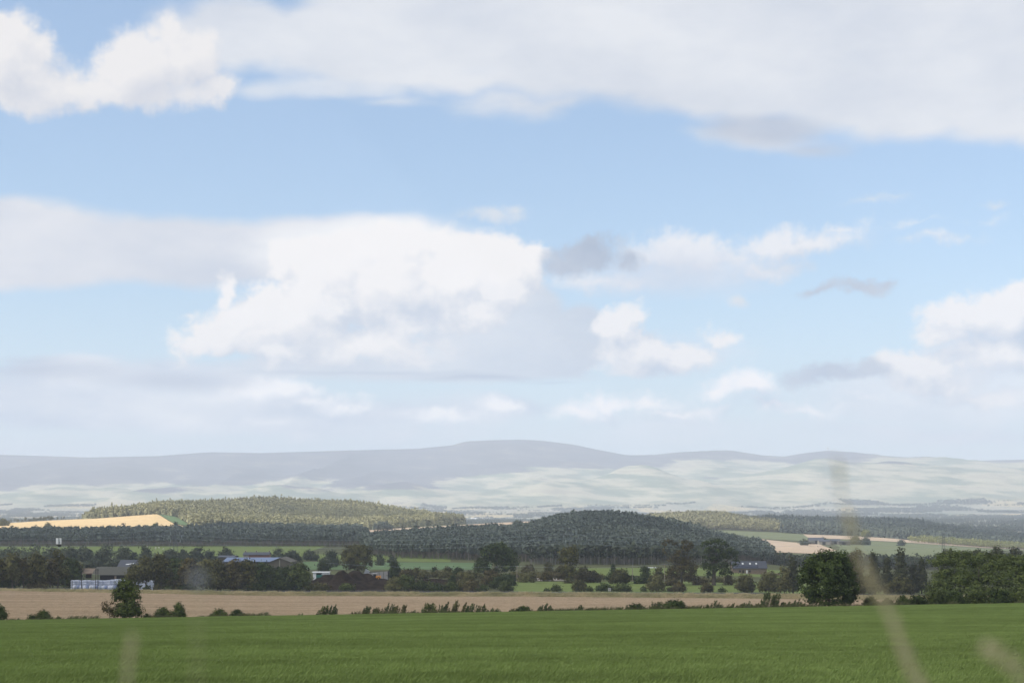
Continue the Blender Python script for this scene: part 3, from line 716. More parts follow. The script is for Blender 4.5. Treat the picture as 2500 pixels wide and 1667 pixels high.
wood('spruce_wood', 'dark mixed wood in shade below the golden field, its foot lined with bare trunks',
     [(-420,1440),(400,1405),(880,1390),(905,1500),(880,1985),(640,2000),(450,1880),(200,1790),(-420,1760)], 5.6, 'pine', 'dark', 12.5, 2, 38)
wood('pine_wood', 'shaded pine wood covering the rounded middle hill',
     [(885,1150),(960,1075),(1130,1040),(1290,1000),(1400,985),(1700,985),(1790,1060),(1890,1200),(1885,1420),(1862,1500),(1850,1660),(1200,1720),(880,1420)], 4.3, 'pine', 'dark', 11.5, 3, 60)
wood('pine_wood', 'low wood behind the white-roofed shed and the dark stone house on the right',
     [(1790,1210),(2620,1210),(2700,1400),(2330,1400),(2330,1330),(2000,1310),(1900,1350),(1790,1370)], 6.2, 'leaf', 'blue', 11, 4, 38)
wood('pine_wood', 'half-sunlit conifer wood on the second hill behind the pine-covered hill',
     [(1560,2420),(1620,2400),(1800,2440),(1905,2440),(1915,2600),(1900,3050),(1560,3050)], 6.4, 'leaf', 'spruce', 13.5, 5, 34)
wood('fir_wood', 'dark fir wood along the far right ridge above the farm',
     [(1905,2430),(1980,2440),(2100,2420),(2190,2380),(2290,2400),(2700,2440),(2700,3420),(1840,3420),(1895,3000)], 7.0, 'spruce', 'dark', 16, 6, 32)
wood('young_wood', 'pale yellow-green young wood in the sun below the fir ridge',
     [(2215,2240),(2560,2205),(2760,2205),(2760,2470),(2330,2470)], 6.2, 'leaf', 'pale', 10, 7, 34)
wood('spruce_wood', 'thin line of trees along the crest behind the golden field',
     [(-300,2410),(130,2410),(240,2410),(240,2480),(-300,2480)], 9, 'leaf', 'olive', 7, 8, 30, thin=.42)
wood('woodland', 'dusky belt of broadleaf trees below the left pasture',
     [(-300,960),(330,960),(300,1045),(-300,1060)], 7, 'leaf', 'blue', 9, 9, 60, thin=.38)
wood('birch_wood', 'fringe of slender pale-trunked trees at the foot of the middle hill',
     [(1290,955),(1790,955),(1790,985),(1290,985)], 3.6, 'pine', 'blue', 10.5, 10, 16, thin=.36)
wood('woodland', 'blue hazy wood on the far plain at the right border',
     [(2180,4150),(2900,4150),(2900,4500),(2420,4520),(2260,4450)], 13, 'leaf', 'far', 13, 11, 20)
wood('woodland', 'thin blue wood beyond the pale field at the right border',
     [(2320,5150),(2900,5150),(2900,5500),(2500,5500)], 15, 'leaf', 'far', 15, 12, 20)
# clumps and hedgerows of the far valley
def far_wood():
    rng = np.random.default_rng(77); X, Y, H = [], [], []
    for i in range(360):
        y = 4300 + 5600 * rng.uniform() ** .8; px = rng.uniform(-250, 2750); x = (px - CX) / F * y; L = rng.uniform(60, 420) * (1.7 if px > 1900 else 1); wd = rng.uniform(20, 110) if rng.uniform() < .45 else 7
        n = int(L * max(wd, 14) / 120); s = rng.uniform(-.12, .12)
        t = rng.uniform(-.5, .5, n) * L; X.append(x + t); Y.append(y + t * s + rng.uniform(-.5, .5, n) * wd); H.append(np.full(n, rng.uniform(9, 17)))
    for (a, b, rw, dp) in [(1850,1890,1254,200),(1918,2002,1253,260),(2062,2152,1229,420),(2105,2205,1250,300),(2150,2300,1262,220),(2248,2362,1243,320),(2400,2470,1252,260),(2300,2420,1228,300),(1990,2060,1262,160),
                            (1640,1700,1262,160),(1255,1330,1262,220),(1090,1180,1255,200),(30,130,1262,200),(130,300,1270,160),(0,90,1275,140),(1030,1090,1240,220)]:
        x_, y_, _ = on((a + b) / 2, rw, 4400); hw_ = (b - a) / 2 / F * y_; n = int(hw_ * 2 * dp / 380) + 10
        X.append(x_ + rng.uniform(-1, 1, n) * hw_); Y.append(y_ + rng.uniform(-.5, .5, n) * dp); H.append(np.full(n, 17.))
    X = np.concatenate(X); Y = np.concatenate(Y); H = np.concatenate(H) * rng.uniform(.7, 1.2, len(X)); Z = gz(X, Y)
    tv = tmpl('leaf', rng, 16)[:2]; V0, Q0 = tv[0][:64], tv[1][:16]
    V = (V0[None] * H[:, None, None] * np.array([1.7, 1.7, 1])); V = V + np.stack([X, Y, Z - .5], 1)[:, None]
    Q = Q0[None] + (np.arange(len(X)) * len(V0))[:, None, None]
    o = mk('far_woodland', V.reshape(-1, 3), Q.reshape(-1, 4), LM['far'], tint=rng.uniform(0, 1, len(X) * 16))
    tag(o, 'hazy hedgerows and copses scattered over the far valley floor', kind='stuff'); print('far', len(X))
far_wood()

# ------------------------------------------------------------------ grass and crops in patches
def patch(seed, size, n, h, wd, lean=.5, bend=.3):
    rng = np.random.default_rng(seed); x = rng.uniform(-.55, .55, (n, 2)) * size; hh = h * rng.uniform(.5, 1.15, n)
    ang = rng.uniform(0, 6.283, n); d = np.stack([np.cos(ang), np.sin(ang)], 1) * wd / 2
    ln = np.stack([lean * rng.uniform(.2, 1.3, n), rng.normal(size=n) * .3], 1) * hh[:, None]
    z0 = np.zeros(n) - .03
    A = np.concatenate([x - d, z0[:, None]], 1); B = np.concatenate([x + d, z0[:, None]], 1)
    C1 = np.concatenate([x + ln * .5 + d * .8, (hh * .62)[:, None]], 1); D1 = np.concatenate([x + ln * .5 - d * .8, (hh * .62)[:, None]], 1)
    T1 = np.concatenate([x + ln * 1.2 + d * .15, hh[:, None]], 1); T2 = np.concatenate([x + ln * 1.2 - d * .15, hh[:, None]], 1)
    V = np.stack([A, B, C1, D1, T1, T2], 1).reshape(-1, 3); b = np.arange(n)[:, None] * 6
    Q = np.concatenate([b + np.array([[0, 1, 2, 3]]), b + np.array([[3, 2, 4, 5]])]); t = rng.uniform(0, 1, n)
    return V, Q, np.concatenate([t, t])
def grassmat(name, a, b, c, trans=.3, sc1=.045, st=(1, 2.2)):
    def f(g, p):
        t = g.n('ShaderNodeAttribute', attribute_name='tint').outputs['Fac']
        big = g.noise(g.v('MULTIPLY', p, (sc1 * st[0], sc1 * st[1], 0)), 1, 5, .6); sm_ = g.noise(p, .7, 4, .6)
        col = g.mix(t, a, b); col = g.mix(g.m('MULTIPLY', g.sm(big, .38, .62), .62), col, c)
        return _scale(g, col, g.m('MULTIPLY_ADD', sm_, .9, .55))
    return pmat(name, f, .65, trans=trans, spec=.15)
def spread(name, label, X, Y, patches, mat, scale=(1, 1), seed=5):
    Z = gz(X, Y); e = 1.0
    tx = np.arctan2(gz(X, Y + e) - gz(X, Y - e), 2 * e); ty = -np.arctan2(gz(X + e, Y) - gz(X - e, Y), 2 * e)
    col = bpy.data.collections.new(name + '_patches')
    for i, p in enumerate(patches):
        o = mk(name + '_patch', *p[:2], mat, tint=p[2], link=False); col.objects.link(o)
    me = bpy.data.meshes.new(name); me.vertices.add(len(X)); me.vertices.foreach_set('co', np.stack([X, Y, Z], 1).astype(np.float32).ravel())
    rot = me.attributes.new('rot', 'FLOAT_VECTOR', 'POINT'); rot.data.foreach_set('vector', np.stack([tx, ty, tx * 0], 1).astype(np.float32).ravel())
    o = bpy.data.objects.new(name, me); C.objects.link(o); tag(o, label, kind='stuff')
    ng = bpy.data.node_groups.new(name, 'GeometryNodeTree'); ng.interface.new_socket('Geometry', in_out='INPUT', socket_type='NodeSocketGeometry'); ng.interface.new_socket('Geometry', in_out='OUTPUT', socket_type='NodeSocketGeometry')
    N = ng.nodes.new; gi = N('NodeGroupInput'); go = N('NodeGroupOutput'); ip = N('GeometryNodeInstanceOnPoints'); ci = N('GeometryNodeCollectionInfo')
    ci.inputs['Collection'].default_value = col; ci.inputs['Separate Children'].default_value = True; ci.inputs['Reset Children'].default_value = True
    na = N('GeometryNodeInputNamedAttribute'); na.data_type = 'FLOAT_VECTOR'; na.inputs['Name'].default_value = 'rot'
    e2r = N('FunctionNodeEulerToRotation'); rv = N('FunctionNodeRandomValue'); rv.data_type = 'FLOAT'; rv.inputs[2].default_value = scale[0]; rv.inputs[3].default_value = scale[1]
    ln = ng.links.new; ln(gi.outputs[0], ip.inputs['Points']); ln(ci.outputs[0], ip.inputs['Instance']); ip.inputs['Pick Instance'].default_value = True
    ln(na.outputs['Attribute'], e2r.inputs[0]); ln(e2r.outputs[0], ip.inputs['Rotation']); ln(rv.outputs[1], ip.inputs['Scale']); ln(ip.outputs[0], go.inputs[0])
    o.modifiers.new('patches', 'NODES').node_group = ng
    return o
rng = np.random.default_rng(4)
gx, gy = np.meshgrid(np.arange(-120, 120, 2.6), np.arange(16, 263.5, 2.6)); gx = gx.ravel() + rng.uniform(-.5, .5, gx.size); gy = gy.ravel() + rng.uniform(-.5, .5, gy.size)
k = (np.abs(gx) < 8 + gy * .40) & (gy < 263.8); gx, gy = gx[k], gy[k]
GM = grassmat('young_crop_blades', (.165, .222, .058), (.250, .325, .096), (.132, .176, .046))
spread('grass', 'short green crop covering the whole foreground field', gx, gy, [patch(i, 3.0, 4200, .16, .022) for i in range(6)], GM, (.85, 1.15))
VG = grassmat('dry_verge_blades', (.40, .33, .18), (.62, .53, .32), (.27, .27, .12), sc1=.09, st=(1, 1))
gx, gy = np.meshgrid(np.arange(-240, 240, 1.7), np.arange(600.5, 606.2, 1.5)); gx = gx.ravel() + rng.uniform(-.7, .7, gx.size); gy = gy.ravel() + rng.uniform(-.5, .5, gy.size)
spread('dry_grass', 'tall dry grass on the bank between wheat field and road', gx, gy, [patch(20 + i, 2.4, 260, .85, .09, .5) for i in range(5)], VG, (.7, 1.25))
gx, gy = np.meshgrid(np.arange(-240, 240, 1.8), [636, 637.5]); gx = gx.ravel() + rng.uniform(-.8, .8, gx.size); gy = gy.ravel() + rng.uniform(-.6, .6, gy.size)
WE = grassmat('margin_weeds', (.055, .070, .024), (.17, .16, .075), (.09, .10, .035), sc1=.12, st=(1, 1))
ex = np.arange(-100, 100, .75) + rng.uniform(-.3, .3, 267); ey = 265.6 + rng.uniform(-.5, 1.4, 267); kk = (fbm(ex / 9, ex * 0, 31) + .10 * (ex > 0) > .46); 
spread('margin_weeds', 'ragged weeds and rough grass along the far edge of the green crop', ex[kk], ey[kk], [patch(60 + i, 1.3, 60, .62, .07, .5) for i in range(5)], WE, (.5, 1.35))
WM = grassmat('wheat_stalks', (.49, .375, .25), (.66, .52, .36), (.36, .27, .175), sc1=.03, st=(.3, 4))
gx2, gy2 = np.meshgrid(np.arange(-270, 270, 3.2), np.arange(292, 599, 3.2)); gx2 = gx2.ravel() + rng.uniform(-.5, .5, gx2.size); gy2 = gy2.ravel() + rng.uniform(-.5, .5, gy2.size)
k = np.abs(gx2) < 20 + gy2 * .37; gx2, gy2 = gx2[k], gy2[k]
spread('wheat', 'ripe pale brown wheat standing across the field below the road', gx2, gy2, [patch(40 + i, 3.6, 700, .55, .09, .3) for i in range(5)], WM, (.9, 1.1))
# ------------------------------------------------------------------ individual trees and shrubs
# left copse by the road: (x0, x1, top, base, kind, leaves, label)
G1 = 'trees of the left copse'
for a in [
 (-75, -22, 1352, 1440, 'pine', 'oak', 'tree partly cut by the left border of the picture, in the left copse'),
 (-30, 22, 1355, 1440, 'pine', 'oak', 'brownish leggy tree at the very left border of the photo'),
 (8, 52, 1345, 1440, 'pine', 'olive', 'tall tree with a pointed dark top, second from the left border of the left copse'),
 (36, 78, 1358, 1439, 'pine', 'brown', 'lower brown-leaved tree between the two tallest at the left of the left copse'),
 (66, 116, 1344, 1439, 'pine', 'oak', 'broad olive-topped tree in the middle of the left copse, left of the phone mast'),
 (104, 140, 1362, 1439, 'pine', 'brown', 'low brown tree in front of the middle of the left copse'),
 (118, 164, 1341, 1439, 'pine', 'oak', 'tallest tree of the left copse, straight below the phone mast'),
 (150, 199, 1354, 1438, 'pine', 'deep', 'dark leaning tree at the right end of the left copse, beside the white bales')]:
    auto('copse_tree', a[6], 'tree', a[0] - 6, a[1] + 6, a[2], a[3], a[4], a[5], leaf=.5, cover=2.3, group=G1)
for a in [(-10, 40, 1412, 1439, 'bush', 'deep', 'dark undergrowth bush at the foot of the left copse near the left border'),
          (60, 120, 1418, 1439, 'bush', 'brown', 'brown undergrowth bush under the middle of the left copse')]:
    auto('bush', a[6], 'shrub', *a[:6], leaf=.4, cover=2.2, group='bushes under the left copse')
# long copse in front of the barns
G2 = 'trees of the long copse in front of the barns'
for a in [
 (306, 352, 1372, 1441, 'pine', 'oak', 'leggy tree at the left end of the long copse, with white bales behind its trunk'),
 (330, 382, 1357, 1441, 'pine', 'olive', 'second tree from the left end of the long copse, crown spilling to the left'),
 (366, 420, 1351, 1441, 'pine', 'oak', 'tallest tree in the left half of the long copse'),
 (404, 450, 1356, 1441, 'pine', 'deep', 'dark green tree of the long copse right of its tallest tree'),
 (436, 486, 1359, 1442, 'tree', 'brown', 'brown-tinged tree in the long copse left of its middle'),
 (472, 520, 1358, 1442, 'tree', 'olive', 'olive tree at the middle of the long copse'),
 (506, 556, 1357, 1442, 'round', 'oak', 'round-topped tree just left of the blue barn roof'),
 (542, 592, 1364, 1442, 'round', 'brown', 'russet-brown tree under the left part of the blue barn roof'),
 (578, 636, 1362, 1442, 'round', 'oak', 'broad dense tree in front of the blue barn roof'),
 (618, 670, 1367, 1442, 'round', 'deep', 'dark tree in front of the barn roof, left of the barn gable'),
 (655, 712, 1386, 1442, 'round', 'deep', 'low dark tree in front of the grey barn gable'),
 (700, 757, 1367, 1442, 'round', 'green', 'lighter green tree closing the right end of the long copse')]:
    auto('copse_tree', a[6], 'tree', a[0] - 6, a[1] + 6, a[2], a[3], a[4], a[5], leaf=.5, cover=2.6, group=G2)
for a in [(598, 662, 1419, 1442, 'bush', 'green', 'low green bush at the foot of the long copse, below the barn gable'),
          (660, 742, 1414, 1442, 'low', 'deep', 'long dark bush at the foot of the right end of the long copse'),
          (738, 808, 1421, 1442, 'low', 'olive', 'scrubby olive bush left of the dark soil heap'),
          (826, 868, 1422, 1442, 'bush', 'green', 'small green bush in front of the dark soil heap'),
          (428, 480, 1424, 1442, 'low', 'deep', 'dark underbrush at the foot of the long copse left of its middle')]:
    auto('bush', a[6], 'shrub', *a[:6], leaf=.36, cover=2.3, group='bushes along the yard edge')
# the dark rows behind both copses
for i, x in enumerate(range(-60, 196, 32)):
    auto('copse_tree', 'tree of the shaded back row inside the left copse', 'tree', x, x + 46, 1366 + (i * 7) % 12, 1434, 'round', ['deep', 'oak', 'brown'][i % 3], leaf=.6, cover=2.2, group='back row of the left copse')
for i, x in enumerate(range(345, 730, 36)):
    auto('copse_tree', 'tree of the shaded back row inside the long copse', 'tree', x, x + 52, 1378 + (i * 7) % 12, 1437, 'round', ['deep', 'oak', 'brown'][i % 3], leaf=.6, cover=2.2, group='back row of the long copse')
# scrub right of the heap up to the big field trees
G3 = 'shrubs of the scrub between soil heap and pasture'
for a in [
 (938, 990, 1408, 1443, 'bush', 'olive', 'olive shrub just right of the dark soil heap, by the road'),
 (965, 1024, 1401, 1443, 'round', 'green', 'large light green shrub right of the panelled wall, by the road'),
 (1012, 1046, 1414, 1443, 'bush', 'deep', 'narrow dark shrub right of the large light green shrub'),
 (1036, 1062, 1416, 1443, 'bush', 'green', 'small round green shrub before the dark bare ground'),
 (1054, 1084, 1421, 1443, 'bush', 'deep', 'low dark shrub before the dark bare ground'),
 (1078, 1126, 1417, 1443, 'bush', 'green', 'green shrub by the road below the big dark oak'),
 (1112, 1172, 1391, 1443, 'round', 'olive', 'tall olive-topped shrub by the road left of the round dark tree'),
 (1128, 1180, 1414, 1444, 'bush', 'brown', 'brown shrub in front of the tall olive-topped shrub'),
 (1160, 1192, 1426, 1444, 'bush', 'deep', 'very low dark shrub left of the strip of bright pasture'),
 (1214, 1257, 1417, 1444, 'bush', 'green', 'rounded green shrub by the road left of the first pole'),
 (1094, 1114, 1398, 1428, 'bush', 'deep', 'small dark shrub standing on the bare dark ground')]:
    auto('bush', a[6], 'shrub', *a[:6], leaf=.36, cover=2.5, group=G3)
for a in [
 (946, 980, 1368, 1412, 'round', 'deep', 'small dark round tree right of the panelled wall'),
 (975, 1012, 1386, 1415, 'bush', 'brown', 'brown bush behind the panelled wall end'),
 (1000, 1030, 1381, 1412, 'bush', 'oak', 'dark bush before the blue green field, left of the stump-like tree'),
 (1020, 1050, 1390, 1414, 'bush', 'olive', 'reddish olive bush above the dark bare ground'),
 (1052, 1070, 1380, 1405, 'round', 'deep', 'small squarish dark tree standing before the blue green field'),
 (1080, 1105, 1382, 1406, 'bush', 'oak', 'low oak bush right of the squarish dark tree'),
 (1100, 1135, 1383, 1408, 'bush', 'deep', 'grey-dark bush left of the big dark oak'),
 (1070, 1100, 1396, 1412, 'bush', 'olive', 'pale olive scrub above the bare ground, left of the big oak'),
 (1168, 1235, 1390, 1432, 'round', 'brown', 'brownish rounded thicket in front of the big dark oak'),
 (1190, 1250, 1405, 1437, 'bush', 'deep', 'dark thicket below the brownish rounded thicket'),
 (1228, 1262, 1398, 1430, 'bush', 'deep', 'dark bush just left of the first pole'),
 (1270, 1308, 1376, 1404, 'bush', 'brown', 'brown rounded bush right of the first pole, on the far side'),
 (1262, 1312, 1396, 1422, 'low', 'olive', 'pale olive thicket right of the first pole'),
 (1326, 1352, 1371, 1404, 'round', 'oak', 'small round brown-green tree between the first pole and the tree under the pylon'),
 (1312, 1352, 1394, 1418, 'low', 'brown', 'brown thicket above the pale gravel patch'),
 (1350, 1392, 1378, 1416, 'round', 'brown', 'brown bush hugging the left side of the tree under the pylon'),
 (1404, 1446, 1380, 1420, 'round', 'oak', 'brown-green bush right of the tree under the pylon'),
 (1396, 1474, 1390, 1422, 'low', 'brown', 'long brown thicket right of the tree under the pylon'),
 (1376, 1402, 1408, 1424, 'bush', 'olive', 'small olive bush beside the gravel patch')]:
    auto('bush', a[6], 'tree' if 'tree' in a[6].split(' right')[0].split(' before')[0].split(' between')[0].split(' left')[0] else 'shrub', *a[:6], leaf=.42, cover=2.5, group='bushes of the middle distance')
for a in [
 (1330, 1339, 1435, 1444, 'bush', 'deep', 'tiny dark round shrub on the bright pasture'),
 (1344, 1370, 1426, 1444, 'bush', 'green', 'small shrub on the bright pasture right of the tiny dark one'),
 (1395, 1434, 1411, 1444, 'round', 'oak', 'rounded brown-green shrub by the road, taller than its neighbours'),
 (1430, 1448, 1430, 1444, 'bush', 'green', 'small sprawling bush at the right foot of the rounded brown-green shrub'),
 (1452, 1500, 1424, 1444, 'low', 'deep', 'wide low hedge-like shrub behind the small road sign'),
 (1494, 1547, 1424, 1444, 'low', 'green', 'wide low shrub right of the small road sign'),
 (1564, 1578, 1432, 1444, 'bush', 'green', 'tiny light green shrub left of the tall grey-green bush'),
 (1576, 1627, 1402, 1444, 'round', 'olive', 'tall grey-green bush with a peaked top beside the pole'),
 (1628, 1648, 1430, 1444, 'bush', 'olive', 'small bush between the tall grey-green bush and the dark brown one'),
 (1640, 1678, 1418, 1445, 'round', 'brown', 'dark brown bush by the road under the tall pair of trees'),
 (1708, 1745, 1420, 1446, 'round', 'brown', 'leaning dark bush left of the trunk of the great tree'),
 (1754, 1772, 1434, 1446, 'bush', 'green', 'small bush by the road right of the great tree'),
 (1768, 1790, 1402, 1428, 'round', 'brown', 'brown bush beside the right-hand pole'),
 (1790, 1848, 1400, 1447, 'round', 'olive', 'big olive bush by the road below the stone house'),
 (1846, 1908, 1394, 1448, 'round', 'olive', 'second big olive bush below the right end of the stone house')]:
    auto('bush', a[6], 'shrub', *a[:6], leaf=.36, cover=2.6, group='shrubs along the far side of the road')
for a in [
 (1480, 1512, 1376, 1418, 'conic', 'deep', 'cone-shaped dark tree at the left of the bright middle pasture'),
 (1484, 1544, 1388, 1426, 'round', 'oak', 'broad oak bush around the foot of the cone-shaped dark tree'),
 (1558, 1594, 1382, 1420, 'round', 'deep', 'dark peaked tree left of the pair of tall trees'),
 (1545, 1585, 1406, 1425, 'low', 'deep', 'low dark hedge left of the pole'),
 (1594, 1622, 1379, 1420, 'bush', 'oak', 'loose bush touching the left side of the pair of tall trees'),
 (1690, 1726, 1412, 1428, 'low', 'brown', 'low brown hedge between the pair of tall trees and the great tree'),
 (1622, 1660, 1410, 1430, 'bush', 'brown', 'small brown bush at the foot of the pair of tall trees')]:
    auto('tree' if a[4] == 'conic' or a[2] == 1382 else 'bush', a[6], 'tree' if a[4] == 'conic' or a[2] == 1382 else 'shrub', *a[:6], leaf=.42, cover=2.6, group='bushes around the tall field trees')
for i, a in enumerate([(940, 1050, 1394, 'brown'), (1040, 1110, 1392, 'olive'), (1095, 1185, 1396, 'oak'), (1175, 1260, 1400, 'deep'), (1235, 1330, 1394, 'olive'), (1320, 1400, 1392, 'brown'),
        (1390, 1480, 1396, 'oak'), (1475, 1560, 1402, 'deep'), (1600, 1700, 1400, 'brown'), (1690, 1800, 1408, 'olive')]):
    auto('thicket', ['long brown thicket right above the panelled wall end', 'long olive thicket above the bare dark ground', 'long thicket on the near side of the squarish dark tree', 'long dark thicket under the big rounded dark oak',
         'long olive thicket behind the pale gravel patch', 'long thicket behind the upright tree before the pylon', 'long thicket left of the cone-shaped dark tree', 'long dark thicket behind the cone-shaped dark tree',
         'long brown thicket behind the pair of tall trees', 'long olive thicket behind the trunk of the great tree'][i], 'shrub', a[0], a[1], a[2], a[2] + (17 if i < 7 else 14), 'low', a[3], leaf=.5, cover=2.2, group='long thickets across the middle distance')
for i, x in enumerate([318, 346, 372, 398, 420]):
    auto('bush', 'light bush under the leggy trees at the left end of the long copse', 'shrub', x, x + 24, 1421 + (i * 5) % 8, 1442, 'bush', ['oak', 'green'][i % 2], leaf=.36, cover=1.3, group='bushes under the left end of the long copse')
# hero field trees traced lobe by lobe
plant('oak_tree', 'dome-shaped dark tree standing alone behind the soil heap', 'tree', (872, 1396), [(872,1360,34,30),(850,1366,17,22),(892,1350,19,17),(872,1344,24,14),(856,1352,18,14),(896,1372,13,14),(860,1384,22,9),(884,1386,18,8),(905,1378,5,4)], 'oak', leaf=.5, cover=3.4)
plant('oak_tree', 'big rounded dark oak left of the first pole', 'tree', (1212, 1410), [(1212,1365,42,30),(1192,1350,24,19),(1226,1345,24,18),(1250,1370,18,24),(1178,1378,18,17),(1212,1338,22,10),(1240,1388,26,11),(1188,1393,26,10),(1168,1390,11,8)], 'deep', leaf=.55, cover=3.4)
plant('ash_tree', 'upright tree with a loose brown-green crown right in front of the pylon', 'tree', (1392, 1424), [(1390,1345,19,13),(1378,1352,12,12),(1402,1352,10,14),(1388,1366,21,12),(1372,1366,8,10),(1404,1372,9,7),(1388,1386,19,10),(1396,1398,17,11),(1372,1392,15,8)], 'oak', leaf=.48, cover=2.1)
plant('ivy_tree', 'tall ragged tree with a bare-armed top reaching left, left one of the tall pair', 'tree', (1664, 1428),
      [(1632,1321,13,4),(1622,1331,5,6),(1645,1328,9,5),(1668,1324,12,5),(1666,1336,9,7),(1685,1332,8,10),(1676,1342,12,7),(1620,1343,3,4),(1625,1354,2.5,3.5),(1659,1354,16,9),(1652,1368,20,10),(1676,1372,20,14),(1668,1388,32,14),(1640,1392,16,10),(1690,1392,12,13),(1664,1406,34,12),(1684,1412,18,11),(1638,1408,11,8)], 'brown', leaf=.42, cover=2.6)
plant('field_tree', 'great spreading dark green tree on a bare trunk beside the right-hand pole', 'tree', (1742, 1429),
      [(1752,1321,14,7),(1734,1325,16,6),(1720,1328,10,5),(1770,1328,13,7),(1784,1344,11,9),(1793,1354,8,7),(1797,1366,5,7),(1730,1345,13,10),(1752,1342,17,9),(1768,1356,18,12),(1742,1362,24,13),(1722,1382,14,10),(1745,1384,22,14),(1770,1384,16,14),(1784,1398,6,6),(1732,1400,8,9),(1765,1399,13,7),(1796,1378,7,3),(1728,1406,4,3)], 'deep', leaf=.45, cover=2.3, tr=.8, trunkpx=1742)
# dusky trees of the left pasture
G4 = 'dusky trees standing in and below the left pasture'
for a in [
 (112, 150, 1337, 1372, 'round', 'spreading dusky tree behind the phone mast'), (150, 192, 1335, 1370, 'round', 'dusky twin-topped tree right of the phone mast'),
 (190, 226, 1339, 1372, 'round', 'dusky tree with a sloping left side right of the twin-topped one'), (226, 252, 1345, 1374, 'bush', 'low dusky tree left of the square-topped one'),
 (248, 271, 1337, 1374, 'round', 'square-topped dusky tree standing against the left pasture'), (286, 322, 1333, 1380, 'round', 'broad dusky tree with a domed top, left of the pair gap'),
 (312, 338, 1345, 1376, 'bush', 'smaller dusky tree leaning on the broad domed one'), (338, 372, 1331, 1378, 'round', 'single tall dusky tree above the left end of the long copse'),
 (374, 392, 1351, 1372, 'bush', 'small dusky bush right of the single tall dusky tree'), (396, 436, 1338, 1372, 'round', 'loose dusky tree above the left half of the long copse'),
 (430, 462, 1341, 1372, 'bush', 'low dusky tree right of the loose one'), (460, 498, 1333, 1374, 'round', 'tall greyish tree above the middle of the long copse'),
 (490, 530, 1342, 1374, 'bush', 'wide low dusky tree above the middle of the long copse'), (532, 574, 1338, 1366, 'low', 'flat-topped dusky tree pair left of the brick house'),
 (658, 700, 1340, 1372, 'round', 'dusky tree behind the barn gable'), (690, 738, 1342, 1372, 'bush', 'greyish tree group right of the barn gable'), (736, 780, 1343, 1368, 'round', 'dusky tree right of the long copse, at the pasture edge'),
 (790, 830, 1341, 1384, 'round', 'dusky tree left of the dome-shaped dark tree'), (776, 812, 1358, 1386, 'bush', 'low grey-green tree beside the small round dark tree'),
 (918, 940, 1355, 1380, 'round', 'small thin dusky tree right of the dome-shaped dark tree'), (948, 966, 1356, 1374, 'bush', 'faint dusky bush on the far blue green field')]:
    auto('dusky_tree', a[5], 'tree', a[0], a[1], a[2], a[3], a[4], 'blue', leaf=.7, cover=2.6, group=G4, ymin=700)
auto('round_tree', 'small round dark tree left of the dome-shaped dark tree', 'tree', 774, 806, 1366, 1402, 'round', 'deep', leaf=.45, cover=3)
for a in [(0, 70, 1378, 1398, 'low', 'dusky thicket low behind the left copse at the left border'), (195, 262, 1366, 1386, 'low', 'dusky thicket behind the grey shed, left part'), (255, 330, 1364, 1384, 'low', 'dusky thicket behind the grey shed, right part'), (250, 285, 1386, 1396, 'low', 'small green thicket above the grey shed roof')]:
    auto('thicket', a[5], 'shrub', *a[:5], 'blue', leaf=.6, cover=2.4, group='dusky thickets behind the sheds')
# right-hand pines beyond the wheat
G5 = 'dark pines in the row behind the broad hedgerow tree'
for a in [(1910, 1962, 1358, 1449, 'conic', 'pine', 'pine peeping out left of the broad hedgerow tree'), (1895, 1935, 1380, 1449, 'round', 'olive', 'olive tree left of the broad hedgerow tree'),
          (2062, 2112, 1338, 1450, 'tree', 'brown', 'tall brownish tree just right of the broad hedgerow tree'), (2110, 2156, 1347, 1450, 'conic', 'pine', 'first dark pine right of the brownish tree'),
          (2146, 2186, 1358, 1450, 'conic', 'pine', 'shorter second dark pine'), (2170, 2228, 1342, 1450, 'conic', 'pine', 'tallest dark pine, pointed top, third in the row'),
          (2212, 2246, 1372, 1450, 'round', 'pine', 'low dark tree between the tallest pine and the last pine'), (2228, 2272, 1361, 1450, 'conic', 'pine', 'last dark pine, beside the shrub bank'),
          (2096, 2150, 1402, 1451, 'bush', 'brown', 'brown bush at the foot of the first dark pine'), (2150, 2240, 1408, 1451, 'low', 'oak', 'long dark bush at the foot of the pines'),
          (2290, 2334, 1332, 1440, 'round', 'pine', 'dark pine top rising behind the left of the shrub bank'), (2322, 2366, 1333, 1440, 'round', 'pine', 'second dark pine top behind the shrub bank'),
          (2368, 2404, 1335, 1440, 'conic', 'pine', 'third dark pine top behind the shrub bank'), (2405, 2466, 1326, 1440, 'round', 'pine', 'highest dark pine top behind the shrub bank'), (2452, 2510, 1331, 1440, 'round', 'pine', 'rightmost dark tree top behind the shrub bank'), (2490, 2570, 1340, 1440, 'round', 'pine', 'dark tree top cut by the right border of the picture')]:
    auto('pine_tree' if a[5] == 'pine' else 'tree', a[6], 'shrub' if a[2] > 1400 else 'tree', *a[:6], leaf=.5, cover=3.0, group=G5)
